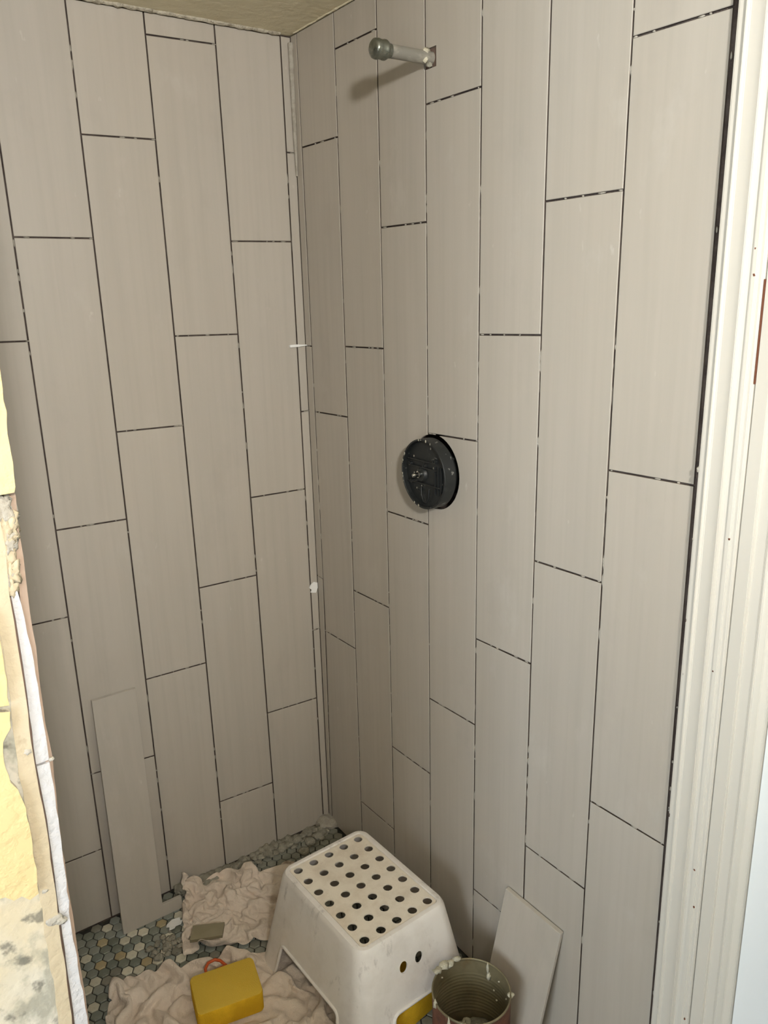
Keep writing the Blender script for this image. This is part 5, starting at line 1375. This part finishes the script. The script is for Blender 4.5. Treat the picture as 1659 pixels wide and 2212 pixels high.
    [-43,-2,-7,-7,1,-16,0,1,1,-1,-5,1,8,15,24,-1,5,-8,3,13,-2,-18,12,15,-9,-15,15,-20,22,-1,-4,-16,8,8,-21,25,-5,0,3,-3,6,0,2,2,0,1,0,-13,4,-10,0,2,4,-9,-3,7,7,-3,-4,1,-7,-16,-9,-15,-19],
    [-16,-2,-8,-6,-9,-15,-13,0,1,2,8,7,7,8,21,11,-3,0,3,5,-20,-3,21,3,-16,8,-12,8,6,8,-2,-22,-23,9,14,14,11,-8,4,1,6,1,-4,9,1,0,-11,-8,-1,-1,2,1,3,-8,-2,7,7,-3,-5,1,-12,-14,-10,-17,-19],
    [11,-3,-7,-8,-11,-11,-12,-5,4,7,5,7,7,8,-1,7,22,-27,18,-9,0,2,-7,3,14,-7,0,1,19,-9,-9,-23,2,5,11,15,12,-5,2,2,5,-2,-8,11,8,-20,0,-1,0,0,-2,4,0,-6,-2,7,7,-3,-4,-3,-14,-8,-20,-16,-14],
    [34,-2,-11,-2,-11,-10,-12,-3,4,-5,17,1,10,10,0,4,-7,2,6,1,4,1,-7,7,3,2,0,3,-12,-6,-5,0,0,6,6,15,14,-1,1,2,1,0,-13,5,4,-3,-1,-7,-8,11,-1,-2,-16,14,-1,10,6,-3,-3,-13,-13,-11,-11,-11,-17],
    [41,0,4,0,-10,-9,-13,-5,-7,3,17,8,0,3,14,-10,9,4,6,1,-2,-13,12,8,4,1,-1,0,-11,-4,-5,0,-1,6,6,6,17,8,0,2,1,-17,3,3,2,0,-14,-11,6,12,-2,-20,0,7,5,-5,22,-5,-3,-14,-7,-10,-13,-13,-8],
    [70,-3,2,3,-10,-10,-12,-7,-3,-4,14,14,4,3,-3,6,7,2,13,-5,-16,2,13,9,2,4,-1,-3,-11,-7,1,-2,-1,2,9,0,3,12,10,7,3,-21,-12,1,2,2,1,-11,10,8,-14,-13,6,-10,19,-11,-1,4,6,4,-9,-11,-12,-12,-21],
    [98,-3,-5,-9,-9,3,-8,-5,-6,-3,8,16,10,2,-3,7,3,7,9,-15,-9,-2,24,9,3,2,-1,-9,-6,-8,0,0,-5,3,4,4,-2,-3,11,14,-8,-6,-1,1,3,2,-6,-6,12,3,-16,-6,-7,-1,7,3,-2,4,7,2,-7,-11,-17,-19,-22],
    [125,-2,-18,-10,5,0,-7,-10,2,-3,2,12,-5,26,-3,8,3,7,-14,-8,-1,1,11,15,6,5,4,-12,-4,-8,-3,2,-5,5,-2,5,1,-7,3,3,6,4,1,-10,-4,9,-14,10,12,-1,-16,-1,-9,0,0,12,-2,-14,5,8,5,-15,-19,-22,-21],
    [136,-8,0,-10,8,-2,-5,-11,-4,5,3,3,-8,21,15,8,4,-20,6,-3,-1,3,4,2,7,7,8,-5,-2,-7,-5,4,-7,7,-1,-1,-1,1,1,4,6,4,2,-13,-2,-12,6,10,3,-10,3,-2,-8,1,1,11,-7,-13,0,2,6,-9,-21,-21,-22],
    [155,-1,-6,-3,-6,3,3,-11,-5,-2,0,4,3,-5,22,24,0,-18,5,4,-24,10,17,6,0,3,5,7,-5,-5,-6,6,-8,-11,15,3,-1,1,-1,-10,20,6,1,-12,-11,-2,3,9,-12,3,2,1,-6,0,4,-19,17,-10,1,3,0,-15,-21,-24,-6],
    [169,10,-4,-3,-6,3,-7,-1,-4,-3,2,-2,1,-1,3,20,19,-16,-14,-5,7,-4,18,-12,15,19,7,6,-7,-3,-7,5,-9,-13,6,-1,18,2,-10,-7,2,27,-20,-5,6,-14,3,9,-11,2,0,3,4,-6,-13,5,13,-6,2,1,-12,-27,-10,-9,-11],
    [191,13,-5,-4,-2,-8,-2,7,-4,-4,2,-2,-1,1,3,3,20,-5,-16,0,8,-5,-9,-6,21,20,17,7,-1,-3,-8,-7,-1,-12,-4,0,22,1,-13,3,2,0,9,-10,-9,3,1,4,2,0,0,2,-6,-15,6,4,2,5,1,-7,-25,-11,-5,-8,-15],
    [219,1,6,-6,-7,-10,8,5,-6,0,2,-5,-3,-15,24,3,4,-1,-5,-1,8,-5,-8,-12,-3,11,15,13,16,14,-22,9,-5,-27,-7,20,12,-4,-2,8,2,1,0,-2,-14,10,-1,8,3,0,0,-16,-5,-3,-2,13,-3,10,-18,-8,-9,-11,-1,-11,-12],
    [248,1,1,-7,-13,-10,7,16,-6,-3,-14,6,-17,-9,19,17,11,-1,-4,-1,6,-10,-14,-7,3,7,20,14,15,-13,-10,12,-13,-25,-2,20,17,5,-11,4,9,5,-12,0,-4,11,0,10,2,0,-10,-6,-2,-3,-3,2,-22,12,1,-1,-17,-2,-4,-15,-8],
    [278,0,-1,-12,-13,-5,2,-5,21,-26,9,-15,-7,-2,1,12,18,19,-5,0,-26,11,-14,3,3,5,14,21,11,-17,-2,-8,-26,-8,8,11,14,15,-6,1,3,15,-18,9,-5,10,3,3,1,1,2,-5,-6,-2,-11,-15,-4,6,11,-9,-11,-8,-8,-8,-3],
    [263,26,13,-12,-13,-3,0,-12,6,-1,-4,-5,-4,-2,1,1,22,6,6,-13,-7,-5,4,3,4,5,5,21,13,-19,-7,-20,0,-7,5,6,7,9,12,0,1,-1,0,-5,9,8,-4,-21,-1,-1,6,25,2,-6,-18,-10,-2,2,9,-9,-6,-10,-4,-6,-4],
    [253,23,28,13,-14,-1,-7,-8,4,5,-3,-6,-8,2,-6,6,9,19,-1,-8,-5,-5,4,4,4,1,7,9,21,-19,-13,-14,-9,9,5,1,11,6,12,4,-1,0,-4,-8,14,-7,-25,-4,-4,7,18,-4,20,0,-16,-5,0,1,-2,-3,-5,-5,-4,-5,-3],
    [273,18,16,15,12,-3,-9,-9,-7,8,8,-6,-7,-2,-2,4,4,18,-3,-2,-15,7,4,-12,14,-2,8,11,16,-10,-20,-25,8,10,7,-3,0,17,12,9,-3,-3,-15,6,-8,-3,-6,-4,-11,9,-5,16,20,-8,-5,0,0,1,-2,-3,-5,-5,-10,3,-2],
    [298,18,17,17,11,-4,-7,-12,-10,8,12,-3,-6,-2,-2,3,3,9,6,-14,-9,11,-6,-5,5,9,10,9,4,-18,-27,4,6,13,8,-4,-6,5,19,16,-6,-21,5,9,-7,-5,-4,-13,-9,-2,11,10,19,-3,-1,1,1,-1,-1,-3,-4,-23,1,9,-23],
    [318,21,18,17,12,-9,-12,-15,6,4,14,-8,1,-7,3,3,5,6,-4,-15,2,7,-6,-4,8,9,10,-16,-11,-9,-3,11,4,15,9,-4,-8,-1,18,16,-26,-17,15,14,-3,-7,-6,-14,2,-8,13,7,9,11,-2,-7,11,-1,-27,2,10,-21,5,-1,-27],
    [340,19,19,18,8,-26,-3,3,-4,15,-1,5,-7,-3,7,-2,10,-2,-11,-4,8,1,-7,-1,9,7,-8,-5,-5,-4,-4,-5,15,16,2,-10,8,-6,18,-12,-14,-2,16,-6,13,-3,-11,-5,2,-10,14,9,8,1,-1,-8,11,-18,1,2,-6,-8,-2,-3,-26],
    [361,19,19,18,1,-26,10,5,-6,15,-1,2,-10,4,4,0,3,-7,-5,5,5,-3,-7,3,7,2,-2,-4,-4,-4,-27,14,11,15,-14,-2,-5,16,6,-10,-7,3,2,11,-7,6,-2,0,-2,-11,15,2,-1,-2,-6,8,1,-3,-1,3,-1,-5,-2,-13,-28],
    [23,-9,1,21,24,11,0,-8,-22,-22,-5,25,11,11,11,-10,-11,-7,-6,8,10,11,13,15,12,4,-5,-21,-19,-16,-14,-3,-9,-7,-4,1,31,30,6,-22,-23,-23,3,26,20,-31,-5,4,11,14,16,5,-25,-29,-9,3,24,20,-27,-20,7,7,9,6,1],
    [16,-3,15,24,15,10,-4,-24,-20,-14,24,13,19,16,12,-8,-11,-8,-9,9,9,12,12,13,7,-10,-16,-24,-24,-17,-13,-8,0,1,8,-3,29,27,8,-8,-23,-23,-15,22,14,-27,-9,3,7,9,15,17,-22,-29,1,9,9,27,-18,-20,20,12,9,10,0],
    [14,19,7,15,15,13,-23,-26,-17,20,19,13,20,19,16,-6,-8,-9,-10,8,2,11,17,10,-14,-17,-21,-25,-17,-27,-2,6,17,-8,-4,-4,26,16,8,5,-12,-22,-21,-1,16,-24,0,17,15,13,-3,-7,-23,-6,22,9,6,-9,-4,-11,23,10,25,11,-23],
    [35,15,10,16,10,-21,-20,-24,11,25,14,18,20,18,12,4,-11,-2,-15,-9,13,16,10,-23,-8,-16,-24,-20,-27,-13,9,14,18,0,-7,-28,21,0,4,7,18,-10,-21,-21,-2,0,23,16,15,-13,-26,-9,-8,23,22,5,-19,-23,-3,24,27,16,26,7,-23],
    [54,14,12,6,-18,-18,-22,-4,27,20,19,19,18,12,11,7,2,-13,-7,-16,18,5,-18,-22,-4,-18,-22,-24,-19,4,16,18,13,3,-28,-23,-7,1,3,10,22,10,-6,-19,-22,21,20,22,2,-30,-18,-19,16,24,22,-19,-27,-13,14,26,24,32,12,-18,-24],
    [71,9,2,-8,-22,-22,-18,27,23,28,19,13,0,-9,19,18,7,8,-4,-25,4,-6,-22,-24,1,-22,-21,-20,-2,16,19,15,3,-23,-1,-12,-12,-15,16,17,-15,2,10,-21,10,22,17,19,-15,-30,-30,18,13,16,7,-24,-27,2,23,26,31,20,-13,-17,-19],
    [70,4,-11,-11,-14,-24,-1,9,34,28,23,12,-19,-3,13,19,15,10,-6,-16,-18,1,-24,-23,7,-22,-23,-3,15,20,15,2,-21,-24,-9,-6,-1,17,17,12,-8,-15,-23,2,23,27,20,2,-23,-30,-25,10,23,21,-4,-25,-26,25,22,23,23,-2,-17,-16,-19],
    [60,-12,-12,-11,-11,20,5,-7,6,26,27,25,-6,-23,3,21,13,15,-16,-16,10,-22,-24,-23,-1,12,-28,13,21,13,-2,-21,-21,-20,3,7,16,17,16,-6,-18,-22,-15,22,26,20,21,-14,-27,-29,-17,21,20,-11,-7,2,-25,26,26,20,9,-13,-17,-17,-17],
    [39,-13,-11,3,6,10,22,0,-3,7,19,19,18,-27,-16,15,19,13,2,-16,-18,8,-21,-25,-15,29,-24,22,8,5,-24,-17,-22,10,12,12,17,16,-13,-19,-19,-16,11,26,22,28,3,-22,-29,-23,-4,26,21,-9,-21,-27,3,26,26,3,-4,-8,-16,-18,-12],
    [23,-9,13,16,8,-1,23,1,0,1,21,19,9,-17,-18,-26,18,12,0,-16,-8,18,-7,-13,-27,7,11,-23,8,10,-19,-21,7,26,13,12,8,-13,-20,-20,-8,19,6,16,29,16,-5,-25,-28,-16,16,12,22,-15,-24,-27,22,12,-2,-2,-3,-8,-3,18,-13],
    [15,18,15,14,9,-5,15,18,4,-9,20,0,5,-21,-16,-30,24,-14,3,-14,1,11,-7,-11,-1,27,-26,-21,-3,12,-1,-18,13,28,13,-3,3,-18,-23,14,-5,19,16,-20,31,12,-1,-24,-24,4,19,15,-10,-5,-26,-25,17,-15,-2,-3,-2,9,25,18,-7],
    [21,22,17,-7,8,24,8,-5,-2,26,3,1,-9,-19,-3,-25,-11,-4,-3,-5,-10,16,22,3,4,4,-27,2,-7,-29,-2,18,22,-20,12,16,-10,-20,-15,24,15,14,4,-29,6,18,14,-14,-18,20,19,9,-1,-25,-19,-20,-15,-3,-1,-1,18,2,1,27,15],
    [27,24,10,-18,7,25,-5,-12,11,21,-7,10,-13,-15,1,-22,-23,-3,1,-7,6,24,8,-10,6,14,15,-24,-27,-12,4,28,7,-24,18,-8,-10,15,-26,13,1,19,18,-26,-21,17,18,-1,18,17,2,-6,20,-27,-28,-2,-9,-3,-5,-5,13,-22,15,27,26],
    [33,24,3,-23,3,16,-16,-2,19,2,19,-13,-14,-3,-3,-15,-12,13,3,-13,9,21,-26,16,16,24,-3,-27,-16,4,4,-3,-15,-4,-2,12,-19,7,15,-20,22,-5,11,13,-27,-11,14,17,22,3,-9,20,16,-21,-28,24,-10,1,-7,-4,-19,-23,25,27,24],
    [39,25,-5,-26,15,-18,-5,28,24,-9,-11,-7,-5,20,-28,-13,12,-23,5,27,10,-1,-13,23,16,11,-17,-27,-29,1,12,24,0,-6,-8,-17,13,9,-19,11,5,12,10,-4,-28,-8,-8,25,1,-1,3,21,6,-3,-6,27,4,-5,-16,-25,-27,-1,25,27,16],
    [46,24,-13,-25,2,-20,14,27,21,16,-7,-7,-22,-8,-9,10,-8,-28,10,27,-3,-21,26,20,18,-8,-13,-29,-21,24,14,13,-12,19,-15,-17,-28,10,25,-5,22,1,-1,-4,-27,-22,-3,0,3,-1,17,8,28,-26,26,28,10,-6,-28,-29,-26,10,28,15,-2],
    [56,13,-28,-8,-20,15,21,-12,23,17,17,1,-18,-18,7,-22,-23,-1,26,4,-25,-5,22,28,-7,-7,-5,-13,-10,24,15,-14,23,2,-8,-25,-25,1,25,14,-10,-6,4,3,0,-24,14,-9,-19,8,-7,25,24,-29,22,32,24,-13,-28,-28,-28,25,3,-1,-1],
    [70,-9,-27,-21,13,18,-10,-13,17,17,17,8,4,-4,-20,-27,-17,14,25,-14,-24,2,27,-3,22,-28,-12,-12,15,27,-13,27,-9,2,11,-27,-24,-5,21,3,-1,-14,-4,2,2,23,-9,-21,10,-1,-14,15,28,-29,18,31,32,-11,-27,-28,-21,-6,-1,-1,0],
    [76,-21,-27,-12,22,-4,-20,12,23,1,6,10,-4,-9,-1,-28,-1,28,4,-28,-9,8,6,14,18,-22,-29,5,28,-16,6,27,-22,18,15,-27,-23,4,-15,2,1,4,10,-16,21,4,-10,-16,20,-13,-2,1,24,-12,7,34,33,-10,-27,-21,-28,-6,4,-3,17],
    [72,-22,-27,11,3,-23,14,13,14,14,12,-27,-21,-5,11,-25,16,28,-22,-6,10,11,9,6,-21,-22,-1,19,6,-6,-11,13,7,4,-9,3,-27,-7,0,16,-4,10,-5,-17,21,-17,-4,19,-2,7,-3,-20,29,2,-14,36,34,-11,-26,-22,-28,10,-4,11,20],
    [66,-22,-27,14,-17,18,23,14,14,14,-22,-23,-22,-16,1,6,25,20,-28,13,14,10,-13,-18,-20,-6,25,-3,-19,1,23,19,16,5,-19,-26,-22,15,-2,-11,17,-8,-15,0,20,-14,15,15,3,-4,-15,-20,28,10,-25,37,35,-12,-25,-23,-26,23,-2,17,20],
    [60,-24,-18,5,-3,26,23,20,10,3,-14,-22,-24,-22,23,7,3,6,0,15,10,-19,-28,-18,-6,24,-11,-11,5,23,24,16,-9,21,-9,-27,-26,7,-18,-6,14,-16,19,-2,2,12,10,2,-5,-6,-23,-11,21,20,-31,35,35,-12,-20,-27,-20,28,16,18,17],
    [43,-1,-10,-19,23,23,24,16,-8,-13,12,-29,-18,-16,19,-8,-12,29,28,6,-10,-24,-29,-7,17,3,-25,-1,28,24,23,-4,-17,22,15,-25,-28,-3,-22,-12,-1,12,24,6,4,-15,7,-11,-12,11,-23,14,22,-4,-30,29,34,-12,-13,-21,-21,24,25,26,22],
    [16,-2,0,9,29,23,22,-14,-15,-7,21,-18,0,-12,-15,-24,14,22,27,6,-21,-27,-19,12,6,1,-20,15,27,20,20,-16,-18,23,19,-6,-25,-19,-17,-12,-9,22,13,-3,-3,-3,-14,-13,0,16,-5,20,18,-24,-25,34,15,-13,-12,-22,8,27,25,26,14],
    [13,15,4,5,29,17,24,-13,-25,-24,16,16,-9,-19,-27,-9,21,26,13,-11,-25,-20,13,-17,4,8,-10,27,27,24,2,-21,-17,13,26,19,-16,-17,-19,-16,-13,17,-26,-3,-4,-3,-2,18,-16,0,24,23,-8,-27,-8,33,-12,-14,-12,5,21,26,27,11,-14],
    [15,10,-12,28,29,30,16,-26,-28,-24,4,19,5,-20,-28,-3,27,20,-7,-18,-20,24,-16,-3,-3,-3,6,28,29,25,-16,-17,-1,-12,23,23,16,-11,-17,-16,-13,-17,-28,-6,3,2,13,14,-19,8,23,13,-27,-26,23,21,-32,-14,12,10,19,26,15,-13,-17],
    [12,10,14,11,21,29,19,-18,-30,-30,-12,13,-1,5,-27,-1,29,10,-23,-18,22,24,-3,-6,-6,-6,-3,22,29,26,-11,-23,3,-18,4,25,21,14,-10,-15,-18,-31,-31,11,7,-3,17,-11,-7,15,22,-14,-25,-6,-5,30,-34,22,14,7,7,25,-13,-18,-19],
    [37,11,3,-20,30,29,24,-13,-28,-24,-17,-14,28,-17,-13,1,27,-14,-16,2,30,19,12,3,-5,-7,-7,4,27,27,-7,-26,7,-22,-6,13,21,27,0,-14,-23,-31,-34,-6,27,15,5,-17,9,17,2,-25,-26,0,-7,29,-23,35,16,11,6,-15,-19,-18,-18],
    [58,-1,-24,-11,26,31,29,-9,-27,-29,-31,21,21,-1,-10,-10,-6,19,-14,-14,7,20,20,16,13,-4,-4,-13,25,27,-3,-27,9,-9,-15,-5,20,29,-9,-25,-2,-27,-32,-10,11,30,-4,7,19,9,-23,-23,-28,-4,1,7,15,32,13,4,-10,-20,-19,-12,-7],
    [34,12,-20,2,19,30,9,10,-28,-25,-30,8,19,26,2,-12,-12,12,1,-15,-28,9,20,13,13,12,9,-10,27,24,-2,-25,-14,21,-7,-3,-9,28,-22,-24,-14,1,-5,-11,-16,21,28,6,18,-23,-24,-23,-11,10,12,-27,25,31,7,-6,-21,-7,-26,2,15],
    [16,19,5,4,4,28,28,-13,-28,-25,-25,8,26,23,-2,13,-12,-3,6,-20,-30,-10,6,14,11,13,15,23,21,14,6,-15,-21,25,4,-4,-16,-5,2,-28,-28,-15,20,8,-6,-6,28,27,0,-26,-24,-17,5,15,-23,-23,33,23,-1,-18,-14,-15,-7,25,17],
    [20,-6,17,0,28,27,21,-18,-26,-29,-18,17,11,8,16,15,11,-6,-22,-7,-30,-10,-3,-1,9,19,17,18,17,20,-9,6,-4,-10,3,15,15,-1,-28,-24,-23,-20,2,20,-18,9,27,26,7,-22,-22,4,3,-28,-27,-1,20,26,-17,-19,-5,15,-15,19,26],
    [18,-6,7,24,25,27,-8,-1,-28,-26,5,-19,0,10,18,18,19,1,-24,4,-29,0,3,-4,-21,14,22,18,24,-8,-6,7,-6,-9,5,16,19,18,-11,-23,-24,-24,15,-25,-9,19,28,21,4,3,-11,-10,-20,-31,-15,24,17,-20,-12,2,19,-9,-8,25,24],
    [19,-6,15,25,26,24,-24,-16,-10,7,-16,0,-7,-23,10,20,17,18,-23,12,-6,-5,2,-18,-27,0,20,20,20,-15,2,-7,-5,-10,9,15,21,23,20,-20,-23,-25,-19,1,-23,24,28,4,2,2,3,-13,-26,-21,15,23,10,-15,-22,17,-22,-13,25,26,19],
    [30,11,1,25,24,16,-19,-24,13,-10,3,-13,-18,-26,5,6,18,12,12,-26,20,24,-15,-25,-28,0,0,20,20,-16,-3,-11,13,11,-23,11,20,27,30,1,-20,-27,-20,-23,-13,26,11,-4,3,3,-1,-5,-7,-12,21,27,4,-29,2,-23,-17,19,11,28,20],
    [57,11,-3,16,25,-2,-27,-26,11,11,-3,-21,-24,-8,20,-15,7,22,-4,-12,29,28,-24,-20,-30,12,-18,6,20,-16,-8,0,4,30,-24,22,5,18,32,13,-22,-26,-27,-27,0,4,7,-4,3,5,9,-18,-4,25,23,23,-2,-32,-19,-19,15,1,18,28,22],
    [45,22,22,15,7,-15,-26,-26,-5,13,13,-24,-23,16,13,-13,-21,21,-6,18,32,14,-23,-26,-10,-19,15,3,-17,8,10,8,-26,30,-19,27,17,5,8,25,-25,-26,-15,-20,18,3,-24,-1,21,2,-27,12,-2,26,26,14,-7,-30,-25,-9,11,-1,26,24,12],
    [28,22,23,18,6,-15,-19,-21,-21,13,21,-20,-20,15,22,-16,-23,1,17,29,31,-4,-27,-27,-18,6,6,-6,19,10,6,-8,-34,28,-12,28,24,16,-14,12,-26,-18,-27,5,18,-17,-17,22,20,-27,-16,22,1,25,22,4,-5,-26,-25,-3,2,18,-4,27,-10],
    [14,21,18,22,9,-19,-21,-21,-5,24,2,-24,1,23,11,-21,-20,11,26,28,20,-19,-28,-26,-13,0,10,17,16,15,4,-26,-36,22,0,25,28,23,-20,-8,-13,-22,1,0,-16,-19,19,21,-2,-28,-11,27,15,14,-1,-5,6,-8,-2,-3,-4,16,-28,9,-16],
    [17,-1,19,22,6,-16,-22,-11,23,8,-21,-10,22,20,-6,-26,-2,24,27,26,-3,-25,-27,-25,-1,7,21,16,8,-1,15,-37,-32,8,24,25,23,26,-14,-25,-25,-25,5,-13,-9,16,20,15,-21,-26,-5,24,6,1,-1,-6,6,-11,18,17,11,1,-26,-28,-11],
    [19,-5,4,20,0,-11,-9,7,26,-16,-20,12,24,9,-16,-25,21,26,28,13,-17,-27,-27,-19,12,14,14,7,3,1,19,-27,-35,9,24,26,24,14,-25,-26,-26,-22,-11,12,15,13,15,0,-28,-25,1,1,1,-1,-1,-3,2,3,16,19,17,13,-27,-32,-9],
])

cloth('drop_cloth', 'crumpled beige drop cloth heaped against the left wall behind the stool', sheet(REAR_SHEET), (-.345, -.175), math.radians(-22), (.80, .74, .70), keep_off_wall)
cloth('drop_cloth', 'crumpled beige drop cloth spread on the floor under the yellow sponge', sheet(FRONT_SHEET), (-.532, -.446), math.radians(-22), (.86, .80, .80), under_sponge)
